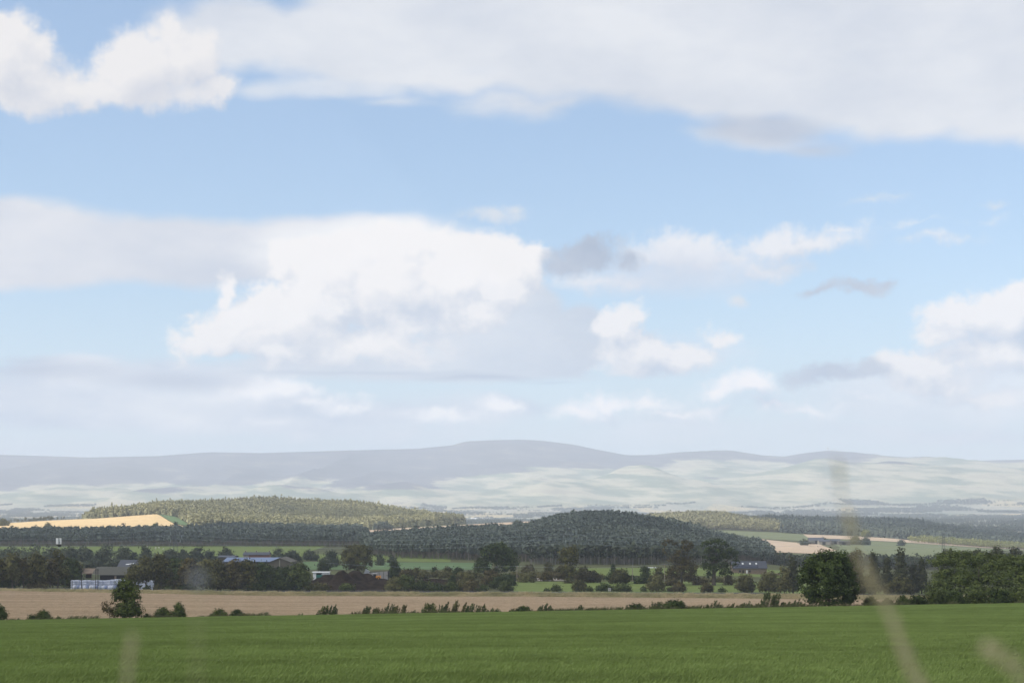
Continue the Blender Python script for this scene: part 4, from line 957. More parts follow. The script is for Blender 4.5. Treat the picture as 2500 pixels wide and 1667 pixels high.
# ---------------- the near hedge line at the field's edge
HEDGE = dict(Y=268)
plant('hedgerow_tree', 'broad dense dark green tree at the near field edge on the right', 'tree', (2022, None),
      [(2024,1412,58,52),(1990,1380,30,26),(2016,1360,28,18),(2046,1366,28,20),(2068,1392,24,28),(1972,1412,24,30),(1975,1444,22,22),(2076,1426,22,26),(2072,1456,26,19),(2030,1448,34,26),(1996,1456,26,18),(2010,1402,38,34),(1964,1392,12,14),(2088,1446,10,12),(2000,1470,24,10),(2040,1472,30,9),(2074,1468,22,12),(1980,1462,14,8)],
      'deep', leaf=.20, cover=2.9, Y=269, trunkpx=2024, asp=.62)
plant('small_tree', 'upright bushy young tree on the near field edge, left part of the photo', 'tree', (305, None),
      [(304,1450,26,34),(300,1428,17,14),(313,1424,12,12),(318,1448,22,22),(290,1460,20,18),(322,1476,18,24),(300,1484,26,18),(296,1500,24,11),(322,1501,22,10),(310,1494,30,12),(335,1490,15,18),(338,1456,7,5),(284,1442,8,6)], 'green', leaf=.17, cover=2.2, Y=268, trunkpx=305)
plant('bush', 'straggly reddish bush leaning against the left of the upright young tree', 'shrub', (268, None), [(258,1476,9,8),(266,1490,14,12),(276,1500,12,9),(255,1488,7,8),(272,1472,6,4)], 'brown', leaf=.15, cover=1.3, Y=267)
_r = np.random.default_rng(12); BANK = []
for row, y_, x0, n_ in ((1368, 11, 2345, 7), (1386, 7, 2315, 8), (1408, 3.5, 2296, 8), (1428, 0, 2284, 9), (1448, -3, 2280, 9), (1462, -5, 2278, 9)):
    for k in range(n_):
        xx = x0 + k * 33 + _r.uniform(-8, 8); BANK.append((xx, row - 6 * math.sin((xx - 2280) / 60) + _r.uniform(-5, 5), _r.uniform(18, 34), _r.uniform(12, 20), y_ + _r.uniform(-1, 1)))
plant('shrub_mass', 'big rolling bank of pale green shrubs at the right border', 'shrub', (2390, None),
      BANK, 'bank', leaf=.22, cover=2.4, Y=296, depth=.9, asp=.5, wind=1.5, limbs=False)
for i, a in enumerate([
 (2262, 2312, 1436, 1477, 'bush', 'green', 'hedge bush below the left end of the shrub bank'), (2300, 2362, 1441, 1476, 'low', 'deep', 'dark hedge bush below the shrub bank, second from its left end'),
 (2350, 2420, 1438, 1475, 'low', 'green', 'hedge bush below the middle of the shrub bank'), (2408, 2476, 1436, 1474, 'low', 'deep', 'dark hedge bush near the right border'), (2466, 2540, 1438, 1473, 'low', 'green', 'hedge bush at the right border'),
 (2212, 2270, 1447, 1478, 'bush', 'deep', 'hedge bush right of the gap, left of the shrub bank'), (2186, 2222, 1452, 1478, 'bush', 'green', 'small hedge bush in the gap beside the pines'),
 (2150, 2186, 1458, 1479, 'bush', 'olive', 'thin olive bush in the hedge gap'), (2106, 2146, 1454, 1479, 'bush', 'olive', 'thin olive bush just right of the broad hedgerow tree')]):
    auto('hedge_bush', a[6], 'shrub', a[0], a[1], a[2], None, a[4], a[5], leaf=.17, cover=2.2, group='near hedge below the shrub bank', Y=269 + (i % 3))
for i, a in enumerate([
 (-30, 20, 1469, 'bush', 'deep', 'dark bush cut by the left border on the near field edge'), (66, 90, 1500, 'low', 'deep', 'very low dark sprig left of the windswept bush'), (84, 126, 1487, 'bush', 'green', 'windswept low bush near the left border on the field edge'),
 (350, 372, 1497, 'bush', 'green', 'tiny bush right of the upright young tree'), (374, 424, 1481, 'round', 'green', 'rounded bush, left one of two standing side by side on the field edge'), (418, 456, 1470, 'round', 'green', 'taller narrow bush, right one of two side by side on the field edge'),
 (511, 558, 1486, 'bush', 'green', 'low two-humped bush left of its dense round neighbour'), (556, 600, 1487, 'bush', 'deep', 'dense round low bush left of the thin sprigs')]):
    auto('edge_bush', a[5], 'shrub', a[0], a[1], a[2], None, a[3] if a[3] != 'round' else 'bush', a[4], leaf=.15, cover=2.1, group='low bushes on the near field edge', Y=268 + (i % 2), wind=1)
SH = [
 (132, 146, 1502, 'tiny tuft right of the windswept bush'), (28, 48, 1508, 'tiny tuft beside the bush at the left border'), (604, 626, 1497, 'thin grassy sprigs right of the round low bush'), (630, 654, 1490, 'few bent stems standing up right of the thin sprigs'), (724, 742, 1497, 'faint tuft of stems midway to the first willow clump'),
 (772, 800, 1475, 'upright leafy willow, left half of the first willow clump'), (796, 822, 1476, 'upright leafy willow, right half of the first willow clump'),
 (852, 872, 1491, 'short stems right of the first willow clump'), (876, 902, 1478, 'willow bush with slanting shoots, second clump'), (904, 930, 1483, 'low willow bush between the second and third clumps'),
 (930, 962, 1469, 'tallest shoots of the third willow clump'), (958, 992, 1474, 'right half of the third willow clump'), (998, 1014, 1488, 'short tuft right of the third willow clump'),
 (1024, 1064, 1469, 'fan-shaped willow bush, fourth clump'), (1065, 1096, 1469, 'slim willow bush, fifth clump'), (1100, 1136, 1463, 'highest willow bush at the middle of the field edge'),
 (1132, 1166, 1474, 'willow bush adjoining the highest one on its right'), (1160, 1186, 1471, 'willow bush with one long shoot leaning right'), (1184, 1222, 1485, 'low trailing stems right of the long shoot'),
 (1244, 1266, 1485, 'low bush at the left of the rounded dark one'), (1310, 1350, 1474, 'willow bush with feathery top right of the rounded dark one'), (1350, 1386, 1484, 'low willow tufts below the tiny dark pasture shrub'),
 (1400, 1428, 1478, 'bushy willow tuft below the rounded road shrub'), (1426, 1458, 1482, 'low willow tuft right of the bushy one'), (1466, 1500, 1486, 'grassy tufts below the road sign'),
 (1500, 1526, 1479, 'small leafy tuft right of the grassy tufts'), (1582, 1616, 1465, 'pale feathery willow left of the dark round bush'), (1676, 1702, 1478, 'low leafy tuft right of the dark round bush'),
 (1722, 1764, 1467, 'loose open willow bush below the great tree'), (1768, 1802, 1473, 'low willow bush right of the loose open one'), (1802, 1836, 1466, 'leafy willow bush below the big olive bush'),
 (1832, 1862, 1472, 'low willow left of the tall ragged bush'), (1852, 1900, 1441, 'tall ragged bush left of the broad hedgerow tree'), (1896, 1930, 1466, 'low bush right of the tall ragged bush'), (1926, 1962, 1462, 'leafy bush touching the broad hedgerow tree')]
for i, (x0, x1, tp, lb) in enumerate(SH):
    shoots('willow_bush', lb, 'shrub', x0, x1, tp, ['willow', 'green', 'willow', 'olive'][i % 4] if x0 > 760 else 'willow', Y=267 + (i * 7 % 4), group='willow bushes along the near field edge', dens=9 if tp < 1490 else 4, leaf=.16)
for i, a in enumerate([(1258, 1300, 1478, 'deep', 'rounded dark low bush below the green road shrub'), (1524, 1578, 1472, 'deep', 'wide leafy bush left of the pale feathery willow'), (1612, 1682, 1460, 'deep', 'dark round leafy bush, largest on the field edge left of the broad tree'),(1240, 1262, 1490, 'green', 'tiny bush left of the rounded dark low bush')]):
    auto('edge_bush', a[4], 'shrub', a[0], a[1], a[2], None, 'bush', a[3], leaf=.15, cover=2.3, group='low bushes on the near field edge', Y=268, wind=1)
# trees by the hill farm and on the hill fields
for a in [(1952, 1976, 1316, 1331, 'low', 'blue', 'dark tree group at the left end of the hill farm'), (2006, 2018, 1312, 1322, 'round', 'blue', 'small round tree behind the hill farm roofs'),
          (2072, 2104, 1308, 1330, 'round', 'olive', 'tree right of the hill farm, behind the blurred stalk'), (2100, 2127, 1311, 1331, 'round', 'blue', 'round dark tree right of the hill farm'),
          (2101, 2126, 1290, 1312, 'round', 'pale', 'bright yellow-green tree at the foot of the fir ridge'), (2190, 2210, 1317, 1333, 'round', 'blue', 'lone round tree in the green hill field'),
          (108, 126, 1277, 1289, 'round', 'olive', 'lone tree on the golden field'), (372, 388, 1275, 1290, 'round', 'deep', 'dark tree standing out above the shaded wood below the golden field'), (420, 438, 1273, 1292, 'conic', 'deep', 'pointed fir standing out above the shaded wood'),
          (-14, 26, 1266, 1284, 'low', 'olive', 'tree clump at the left border behind the golden field'), (1250, 1280, 1268, 1284, 'low', 'blue', 'clump of trees on the shoulder of the middle hill'),
          (906, 962, 1271, 1294, 'low', 'dark', 'dark clump of pines at the left end of the pale hill strip')]:
    auto('hill_tree', a[6], 'tree', *a[:6], leaf=.9, cover=2.6, group='trees standing out on the hills', ymin=1200)
# ------------------------------------------------------------------ buildings, poles, machines
K = {
 'slate': plain('slate', (.060, .066, .080), .6, .25, 1.2), 'sheet': plain('weathered_roof_sheet', (.078, .077, .063), .85, .35, .6), 'roofblue': plain('blue_grey_roof', (.15, .195, .30), .6, .12, .5),
 'gable': plain('olive_cladding', (.105, .095, .075), .8, .12, .6), 'brick': plain('red_brick', (.20, .10, .07), .9, .3, 2), 'stone': plain('brown_stone', (.19, .145, .11), .95, .4, 1.6),
 'dark': plain('dark_paint_and_shade', (.012, .010, .009), .9, .2), 'cream': plain('cream_render', (.27, .245, .20), .9, .15), 'white': plain('white_paint', (.72, .72, .70), .6, .06), 'glass': pmat('window_glass', (.03, .035, .04), .12, spec=.6),  # near-black serves dark parts and painted interior shade
 'panel': plain('grey_concrete_panel', (.30, .29, .27), .85, .12, .8), 'wood': plain('tarred_wood', (.035, .028, .022), .9, .4, 4), 'polewood': plain('grey_pole_wood', (.26, .22, .17), .9, .25, 4), 'pylonsteel': plain('dull_pylon_steel', (.10, .11, .115), .8, .1, 2), 'steel': plain('galvanised_steel', (.30, .32, .33), .5, .15, 2, metal=.5),
 'wrap': plain('white_bale_wrap', (.50, .53, .62), .5, .22, 1.3), 'bluewrap': plain('blue_sacks', (.22, .27, .42), .5, .3, 1.2), 'teal': plain('teal_paint', (.025, .14, .115), .5, .15), 'orange': plain('orange_paint', (.62, .26, .035), .45, .12),
 'tyre': plain('tyre_rubber', (.02, .02, .02), .9, .2), 'lime': plain('pale_green_tank', (.20, .22, .13), .7, .3, 1), 'solar': pmat('solar_glass', (.012, .016, .035), .15, spec=.6), 'wire': plain('aluminium_cable', (.36, .40, .43), .5, .05),
 'cer': plain('glazed_insulator', (.42, .47, .47), .3, .05), 'stalk': plain('dry_grass_stalk', (.47, .41, .27), .8, .15, 40), 'wool': plain('sheep_wool', (.55, .52, .45), .95, .1, 6), 'sheepface': plain('sheep_face', (.05, .045, .04), .9, .1, 6),
 'soil': pmat('dark_soil', lambda g, p: g.mix(g.sm(g.noise(p, .35, 6, .65), .35, .65), (.015, .011, .008), (.040, .029, .021)), .98, (lambda g, p: g.noise(p, 1.1, 6, .7), .9, .6), .02),
}
def W(px, Y): return (px - CX) / F * Y
def H_(px, row, Y): return -(row - HY) / F * Y
def house(name, label, x0, x1, Y, dep, rows, wall, roof, along='x', over=.4, parts=(), rootkw=None, split=False):
    """rows = (ridge, eaves, base) picture rows at depth Y; base None = the ground; front wall faces the viewer"""
    xl, xr = W(x0, Y), W(x1, Y); gzv = min(g1(xl, Y), g1(xr, Y), g1(xl, Y + dep)) if rows[2] is None else H_(0, rows[2], Y)
    xc = (xl + xr) / 2; root = empty(name, (xc, Y, gzv)); tag(root, label, 'building')
    hw = (xr - xl) / 2; he = H_(0, rows[1], Y) - gzv; hr = H_(0, rows[0], Y + dep / 2) - gzv if along == 'x' else H_(0, rows[0], Y) - gzv
    m = MB().box(-hw, hw, 0, dep, -1, he)
    if along == 'x': m.add([(-hw,0,he),(-hw,dep,he),(-hw,dep/2,hr-.1),(hw,0,he),(hw,dep,he),(hw,dep/2,hr-.1)], [(0,2,1),(3,4,5),(0,1,4,3),(0,3,5,2),(1,2,5,4)])
    else: m.add([(-hw,0,he),(hw,0,he),(0,0,hr-.1),(-hw,dep,he),(hw,dep,he),(0,dep,hr-.1)], [(0,1,2),(3,5,4),(0,2,5,3),(1,4,5,2),(0,3,4,1)])
    m.build('wall', wall, root)
    t = .18; r = MB()
    if along == 'x':
        s = (hr - he) / (dep / 2); 
        for sgn in (0, 1):
            y0, y1 = (-over, dep / 2) if sgn == 0 else (dep + over, dep / 2); z0, z1 = he - over * s, hr
            v = [(-hw-over,y0,z0+.02),(hw+over,y0,z0+.02),(hw+over,y1,z1+.02),(-hw-over,y1,z1+.02)]; v += [(a, b, c + t) for a, b, c in v]
            r.add(v, [(0,3,2,1),(4,5,6,7),(0,1,5,4),(2,3,7,6),(1,2,6,5),(3,0,4,7)])
    else:
        s = (hr - he) / hw
        for sgn in (-1, 1):
            v = [(sgn*(hw+over),-over,he-over*s+.02),(0,-over,hr+.02),(0,dep+over,hr+.02),(sgn*(hw+over),dep+over,he-over*s+.02)]; v += [(a, b, c + t) for a, b, c in v]
            r.add(v, [(0,3,2,1),(4,5,6,7),(0,1,5,4),(2,3,7,6),(1,2,6,5),(3,0,4,7)])
    ro = r.build('roof', roof, root)
    return root, ro, hw, he, hr
def fr(root, name, mat, x0, x1, z0, z1, y0=-.06, y1=.02): return MB().box(x0, x1, y0, y1, z0, z1).build(name, mat, root)

# grey open shed with the sheds around it
r, ro, hw, he, hr = house('cattle_shed', 'long low shed with mossy grey roof and dark open front behind the white bales', 226, 345, 672, 17, (1384, 1403, 1428), K['sheet'], K['sheet'])
fr(r, 'opening_shade', K['dark'], -hw + 1.2, hw - .3, .2, he - .1, -.08); fr(r, 'post', K['stone'], -1, -.2, 0, he - .3, -.16, -.09); fr(r, 'post', K['stone'], 6, 6.9, 0, he - .3, -.16, -.09)  # open front is a dark panel, the shed's inner shade painted on the wall
MB().box(-5, -4.7, -1.5, -1.3, 0, 0).s if False else None
r, ro, hw, he, hr = house('brick_shed', 'small brown brick shed with a rusty roof beside the right end of the left copse', 186, 232, 676, 10, (1388, 1399, 1428), K['brick'], K['stone'])
fr(r, 'door', K['wood'], -2.5, -1.2, 0, 2.2); fr(r, 'window', K['glass'], .8, 2.2, 1, 2)
r, ro, hw, he, hr = house('slate_shed', 'dark slate-roofed shed with one pale skylight, half hidden by the long copse', 288, 340, 735, 14, (1367, 1383, 1420), K['gable'], K['slate'])
sl = (hr - he) / 7
MB().add([(-1.8,1.6,he+1.6*sl+.23),(1.6,2.6,he+2.6*sl+.23),(1.7,3.4,he+3.4*sl+.23),(-1.7,2.4,he+2.4*sl+.23)], [(0,1,2,3)]).build('skylight', K['white'], r)
r, ro, hw, he, hr = house('blue_roof_barn', 'big barn with a pale blue roof and an olive gable behind the long copse', 545, 682, 770, 26, (1361, 1371, None), K['gable'], K['roofblue'])
# its gable end turned to the viewer
r2, ro2, hw2, he2, hr2 = house('gabled_barn', 'olive gabled barn end with a pale drainpipe, right of the pale blue roof', 658, 708, 742, 22, (1362, 1372, None), K['gable'], K['gable'], along='y')
fr(r2, 'drainpipe', K['cream'], -.25, .1, .5, hr2 - .7, -.14)
r, ro, hw, he, hr = house('lean_to', 'low pale blue roof seen over the trees left of the big blue-roofed barn', 532, 570, 800, 14, (1356, 1360, None), K['gable'], K['slate'])
r, ro, hw, he, hr = house('brick_house', 'brick farmhouse with grey roof and pale end walls above the blue barn roof', 594, 656, 905, 9, (1348, 1354, 1375), K['brick'], K['slate'])
for x in (-hw + .3, hw - .6, -.8): MB().box(x, x + .7, 4, 4.8, he, hr + 1.1).build('chimney', K['cream'], ro)
fr(r, 'end_wall', K['cream'], -hw - .02, -hw + 3, 0, he - .1, -.1); 
for x in (-2.4, -.4, 2, 4.2): 
    wn = fr(r, 'window', K['glass'], x, x + .9, 1.8, 3.1, -.12); fr(wn, 'sill', K['cream'], x - .1, x + 1, 1.68, 1.79, -.2)
r, ro, hw, he, hr = house('stone_house', 'long dark-roofed stone house with three bright skylights and a row of solar panels', 1789, 1872, 835, 9, (1370, 1386, 1401), K['stone'], K['slate'])
sl = (hr - he) / 4.5
def onroof(x0, x1, y0, y1, name, mat, par, l=.24):
    MB().add([(x0,y0,he+y0*sl+l),(x1,y0,he+y0*sl+l),(x1,y1,he+y1*sl+l),(x0,y1,he+y1*sl+l),(x0,y0,he+y0*sl+l-.1),(x1,y0,he+y0*sl+l-.1),(x1,y1,he+y1*sl+l-.1),(x0,y1,he+y1*sl+l-.1)],[(0,1,2,3),(0,4,5,1),(1,5,6,2),(2,6,7,3),(3,7,4,0)]).build(name, mat, par)
for p_ in (1815, 1833, 1848): x = W(p_, 835) - (W(1789, 835) + W(1872, 835)) / 2; onroof(x - .42, x + .42, 2.3, 3.2, 'skylight', K['white'], ro)
onroof(-hw + 1.2, hw - 4.3, .0, 1.25, 'solar_panel', K['solar'], ro, .28)
fr(r, 'door', K['wood'], -3.9, -2.9, 0, 2.1); fr(r, 'window', K['glass'], -5.6, -4.5, 1, 2); fr(r, 'window', K['glass'], -.5, .5, 1, 2); fr(r, 'door', K['white'], -1.9, -1.1, 0, 2.1)
wl = MB().box(-hw - .5, hw + 6, -6, -5.6, -.6, .7).build('garden_wall', K['stone']); wl.location = r.location; tag(wl, 'low dry-stone garden wall in front of the long stone house', 'wall')
r, ro, hw, he, hr = house('white_roof_shed', 'low shed with a whitish roof left of the tall ragged tree', 1582, 1607, 905, 7, (1385, 1389, None), K['gable'], K['white'])
# hill farm
for i, (x0, x1, rr, er, lb, rm, Yf) in enumerate([(1976, 2012, 1312, 1319, 'long grey-roofed barn at the left of the hill farm', 'slate', 2010), (1966, 1990, 1319, 1323, 'low pale barn in front of the long grey one at the hill farm', 'sheet', 1985),
        (2000, 2026, 1317, 1321, 'small house in the middle of the hill farm', 'slate', 1990), (2030, 2052, 1316, 1320, 'barn right of the middle of the hill farm', 'slate', 2015), (2048, 2076, 1319, 1322, 'low barn at the right end of the hill farm', 'sheet', 2000)]):
    r, ro, hw, he, hr = house('farm_building', lb, x0, x1, Yf, 12, (rr, er, None), K['gable' if i != 2 else 'cream'], K[rm]); r['group'] = 'buildings of the hill farm'
    fr(r, 'doorway_shade', K['dark'], -hw * .4, hw * .2, 0, max(1.5, he - .6))  # dark panel on a solid wall, painted as the unlit inside
# far village
rng = np.random.default_rng(8)
for i, (p_, rw) in enumerate([(1155,1268),(1163,1266),(1170,1269),(1177,1267),(1184,1269),(1190,1266),(1199,1270),(1209,1269),(1236,1267),(2040,1261),(2052,1262)]):
    X, Y, Z = on(p_, rw, 4300); root = empty('cottage', (X, Y, Z), rng.uniform(-.5, .5)); s = rng.uniform(.9, 1.5)
    tag(root, 'tiny white cottage in the hazy far valley', 'building', 'white cottages of the far village')
    MB().box(-8*s, 8*s, 0, 7, -1, 5).build('wall', K['white'], root); MB().gable(-8.4*s, 8.4*s, -.4, 7.4, 5.02, 8).build('roof', K['slate'] if i % 3 else K['white'], root)
# radar station on the fell
X, Y = W(2021, 14950), 14950; root = empty('radar_station', (X, Y, g1(X, Y))); tag(root, 'white radar dome with small buildings on the right-hand fell top', 'radar station')
MB().sphere((0, 0, 24), (11, 11, 11), 20, 12).build('dome', K['white'], root, True); MB().tube([(0,0,0),(0,0,16)], [6, 5], 12).build('tower', K['white'], root); MB().box(28, 46, -6, 6, -3, 9).build('station_building', K['white'], root)
MB().tube([(60,0,0),(60,0,26)], [1, .5], 6).build('mast', K['steel'], root)
for p_ in (1221, 1272):
    X, Y = W(p_, 14950), 14950; root = empty('summit_mast', (X, Y, g1(X, Y) - 3)); tag(root, 'thin mast standing up on the flat highest fell top, %s one' % ('left' if p_ < 1250 else 'right'), 'mast', 'masts on the highest fell')
    MB().tube([(0,0,0),(0,0,22)], [1.6, 1.2], 6).build('pole', K['steel'], root); MB().box(-5, 5, -3, 3, 0, 8).build('hut', K['white'], root)
# phone mast
X, Y, Z = W(144, 790), 790, g1(W(144, 790), 790); root = empty('phone_mast', (X, Y, Z)); tag(root, 'phone mast topped by tall whitish antenna panels above the left copse', 'phone mast')
zt = H_(0, 1313, Y) - Z; MB().tube([(0,0,0),(0,0,zt - .3)], [.32, .2], 8).build('pole', K['steel'], root)
for x, y in ((-1.15, -.1), (-.45, -.4), (.95, -.2), (.2, .5)):
    MB().box(x - .28, x + .28, y - .12, y + .12, zt - 2.9, zt).build('antenna_panel', K['white'], root)
MB().box(-1.1, 1.1, -.06, .06, zt - 2.2, zt - 2.0).box(-1.1, 1.1, -.06, .06, zt - 3.6, zt - 3.2).box(-.4, .9, -.3, .3, zt - 4.2, zt - 3.1).build('headframe', K['dark'], root)
# bale stacks: wrapped white stacks in the yard
n = 0
for i in range(27):
    px = 179 + i * 9.6
    if px > 372: break
    Yb = 655 + (i % 3) * .5; X = W(px, Yb); Z = g1(X, Yb); hb = (3.9 if px < 270 else 4.3 if px < 330 else 4.0) * (1 + .03 * math.sin(i * 2.3))
    root = empty('bale_stack', (X, Yb, Z)); o = 'leftmost' if i == 0 else 'plain'
    lb = 'leftmost white wrapped stack of bags, beside the left copse' if i == 0 else ('white wrapped stack of bags in the long row before the mossy shed' if px < 262 else 'white wrapped stack of bags glimpsed behind the upright young tree' if px < 345 else 'white wrapped stack of bags glimpsed through the trunks of the long copse')
    tag(root, lb, 'bale stack', 'white stacks before the shed' if i and px < 262 else 'white stacks behind the young tree' if 262 <= px < 345 else 'white stacks behind the trunks' if px >= 345 else None)
    rr = np.random.default_rng(i); m = MB()
    nz = 4
    for k in range(nz):
        z0 = k * hb / nz; j = rr.uniform(-.04, .04, 4); w_ = .76
        m.add([(-w_+j[0],-.9,z0+.02),(w_+j[1],-.9,z0+.02),(w_,.9,z0+.02),(-w_,.9,z0+.02),(-w_-.04,-.97+j[2],z0+hb/nz*.5),(w_+.04,-.97+j[2],z0+hb/nz*.5),(w_+.04,.95,z0+hb/nz*.5),(-w_-.04,.95,z0+hb/nz*.5),
               (-w_+.06,-.86,z0+hb/nz-.03),(w_-.06,-.86,z0+hb/nz-.03),(w_-.06,.86,z0+hb/nz-.03),(-w_+.06,.86,z0+hb/nz-.03)],
              [(0,3,2,1),(0,1,5,4),(1,2,6,5),(2,3,7,6),(3,0,4,7),(4,5,9,8),(5,6,10,9),(6,7,11,10),(7,4,8,11),(8,9,10,11)])
    m.build('wrapped_bags', K['wrap'], root); MB().box(-.7, .7, -.85, .85, -.3, .02).build('pallet', K['wood'], root)
for i in range(14):
    px = 182 + i * 7.6 + (i % 2) * 2; Yb = 650; X = W(px, Yb); Z = g1(X, Yb); rr = np.random.default_rng(50 + i); m = MB()
    m.sphere((0, 0, .9 + rr.uniform(0, .35)), (.85, .5, .9), 10, 6).sphere((.3, .1, 1.7 + rr.uniform(0, .3)), (.45, .35, .28), 8, 5)
    white = i % 3 != 1
    o = m.build('sack_pile', K['wrap'] if white else K['bluewrap'], None, True, (X, Yb, Z)); tag(o, ('slumped whitish' if white else 'slumped bluish') + ' sack in front of the row of white stacks', 'sack', ('whitish' if white else 'bluish') + ' sacks before the white stacks')
    if i % 2: o2 = MB().box(-.75, .75, -.6, .6, 0, .9).sphere((0, 0, .95), (.7, .55, .16), 10, 6).build('sack_pile', K['bluewrap'], None, False, (X + 1.1, Yb + 1.6, Z)); tag(o2, 'square bluish sack standing close before the white stacks', 'sack', 'bluish square sacks before the white stacks')
for j, (px, tp, rr_) in enumerate([(176, 1417, .16), (199, 1386, .17), (234, 1388, .17), (239, 1388, .17)]):
    X, Y = W(px, 647), 647; Z = g1(X, Y); root = empty('yard_post', (X, Y, Z)); tag(root, ['short dark post at the left end of the white stacks', 'tall dark post before the left part of the white stacks', 'left one of two tall dark posts standing close together', 'right one of two tall dark posts standing close together'][j], 'post')
    h = H_(0, tp, Y) - Z; MB().tube([(0,0,-.3),(0,0,h)], [rr_, rr_ * .85], 8).build('pole', K['wood'], root)
    if tp < 1400: MB().box(-.45, .45, -.06, .06, h - .5, h - .35).build('crossarm', K['wood'], root)
X, Y = W(219, 668), 668; root = empty('feed_tank', (X, Y, g1(X, Y))); tag(root, 'pale green block of feed equipment on a frame before the brick shed', 'farm equipment')
h0 = H_(0, 1416, Y) - root.location.z
MB().box(-4, -1.6, -1, 1, h0, h0 + 2.6).box(1.1, 4, -1, 1, h0 + .2, h0 + 2.4).box(-1.6, 1.1, -.5, .8, h0, h0 + 1.1).build('tank', K['lime'], root); MB().box(-1.5, .9, -.7, -.55, h0 + 1.1, h0 + 2.4).build('hatch', K['dark'], root)
mm = MB()
for x in (-3.6, -1.2, 1.4, 3.6): mm.box(x - .1, x + .1, -.1, .1, -.2, h0)
mm.build('frame', K['steel'], root)
# dark soil heap
def heap(name, label, x0, x1, Y0, Y1, peaks, seed, mat):
    nx, ny = 90, 40; px = np.linspace(x0, x1, nx); yy = np.linspace(Y0, Y1, ny); PX, Yg = np.meshgrid(px, yy); X = (PX - CX) / F * Yg; Zg = gz(X, Yg); h = np.zeros_like(X)
    for (p_, y_, rx, ry, hh) in peaks:
        d = ((X - W(p_, y_)) / rx) ** 2 + ((Yg - y_) / ry) ** 2; h = np.maximum(h, hh * (np.exp(-1.6 * d) - .04))
    h = h * (1 + .35 * (fbm(X / 3.2, Yg / 3.2, seed, 4) - .5)) + np.where(h > .2, .5 * (fbm(X / 1.1, Yg / 1.1, seed + 4, 3) - .5), 0)
    V = np.stack([X, Yg, Zg + h - .1], -1).reshape(-1, 3); q = np.arange(ny - 1)[:, None] * nx + np.arange(nx - 1)[None]
    o = mk(name, V, np.stack([q, q + 1, q + nx + 1, q + nx], -1).reshape(-1, 4), mat, smooth=True); return tag(o, label, 'soil heap')
heap('soil_heap', 'big twin-peaked heap of dark brown soil behind the road', 745, 975, 652, 705, [(838, 676, 8, 8, 7.6), (868, 682, 9, 9, 7.3), (893, 684, 10, 9, 5.9), (806, 690, 12, 12, 5.6), (920, 676, 10, 9, 3.6), (858, 672, 14, 9, 3.8), (950, 672, 7, 7, 2.0)], 3, K['soil'])
heap('soil_heap', 'long low ridge of dark brown soil right of the panelled wall', 985, 1130, 690, 720, [(1030, 705, 9, 8, 2.6), (1065, 706, 12, 8, 2.9), (1095, 706, 8, 8, 2.3)], 6, K['soil'])
heap('soil_heap', 'dark earth bank left of the pale gravel patch', 1225, 1312, 735, 765, [(1262, 752, 8, 8, 2.4), (1288, 752, 6, 7, 1.9)], 9, K['soil'])
# panelled wall
X0, X1 = W(894, 715), W(947, 715); Z = g1(X0, 715); root = empty('panelled_wall', ((X0 + X1) / 2, 715, Z)); tag(root, 'wall of pale grey panels behind the orange loader', 'wall')
n = 5; w_ = (X1 - X0) / n; zb = H_(0, 1414.5, 715) - Z
for i in range(n):
    a = (X0 - X1) / 2 + i * w_; za = H_(0, 1398 - 4.2 * i / n, 715) - Z; zc = H_(0, 1398 - 4.2 * (i + 1) / n, 715) - Z
    MB().add([(a+.06,0,zb-1),(a+w_-.06,0,zb-1),(a+w_-.06,.25,zb-1),(a+.06,.25,zb-1),(a+.06,0,za),(a+w_-.06,0,zc),(a+w_-.06,.25,zc),(a+.06,.25,za)], [(0,3,2,1),(4,5,6,7),(0,1,5,4),(1,2,6,5),(2,3,7,6),(3,0,4,7)]).build('wall_panel', K['panel'], root)
    MB().box(a - .06, a + .06, -.08, .3, zb - 1, za + .05).build('post', K['dark'], root)
MB().box((X1-X0)/2 - .05, (X1-X0)/2 + .25, -.1, 5, zb - 1, H_(0, 1394, 715) - Z).build('return_wall', K['dark'], root)
bk = heap('earth_bank', 'raised dark ground carrying the orange loader', 880, 960, 690, 735, [(900, 712, 16, 15, 2.5), (930, 712, 16, 15, 2.5), (915, 712, 18, 16, 2.6)], 12, K['soil']); del bk['category']; bk['category'] = 'earth bank'
# orange loader
Yl = 700; X = W(917, Yl); zl = H_(0, 1414.5, Yl); root = empty('wheel_loader', (X, Yl, zl)); tag(root, 'orange wheel loader with white-roofed cab in front of the panelled wall', 'loader')
MB().box(.2, 2.3, -.75, .75, .7, 1.75).box(-.4, .3, -.6, .6, .7, 1.2).build('body', K['orange'], root); MB().box(-1.9, -.4, -.5, .5, .6, 1.05).build('front_frame', K['orange'], root)
cb_ = MB().box(-1.0, .35, -.6, .6, 1.2, 2.55).build('cab', K['glass'], root); MB().box(-1.1, .45, -.7, .7, 2.56, 2.75).build('roof', K['white'], cb_)
MB().tube([(.9,0,1.75),(.9,0,2.5)], .07, 6).build('exhaust', K['dark'], root)
for x in (-1.35, 1.35):
    for y in (-.95, .95):
        wh = MB().tube([(x, y - .22, .6), (x, y + .22, .6)], .62, 16).build('wheel', K['tyre'], root); MB().tube([(x, y - .24, .6), (x, y + .24, .6)], .26, 10).build('rim', K['orange'], wh)
MB().tube([(-.9,-.4,1.2),(-2.2,-.4,1.5),(-3.2,-.4,.8)], .12, 6).tube([(-.9,.4,1.2),(-2.2,.4,1.5),(-3.2,.4,.8)], .12, 6).build('lift_arm', K['dark'], root)
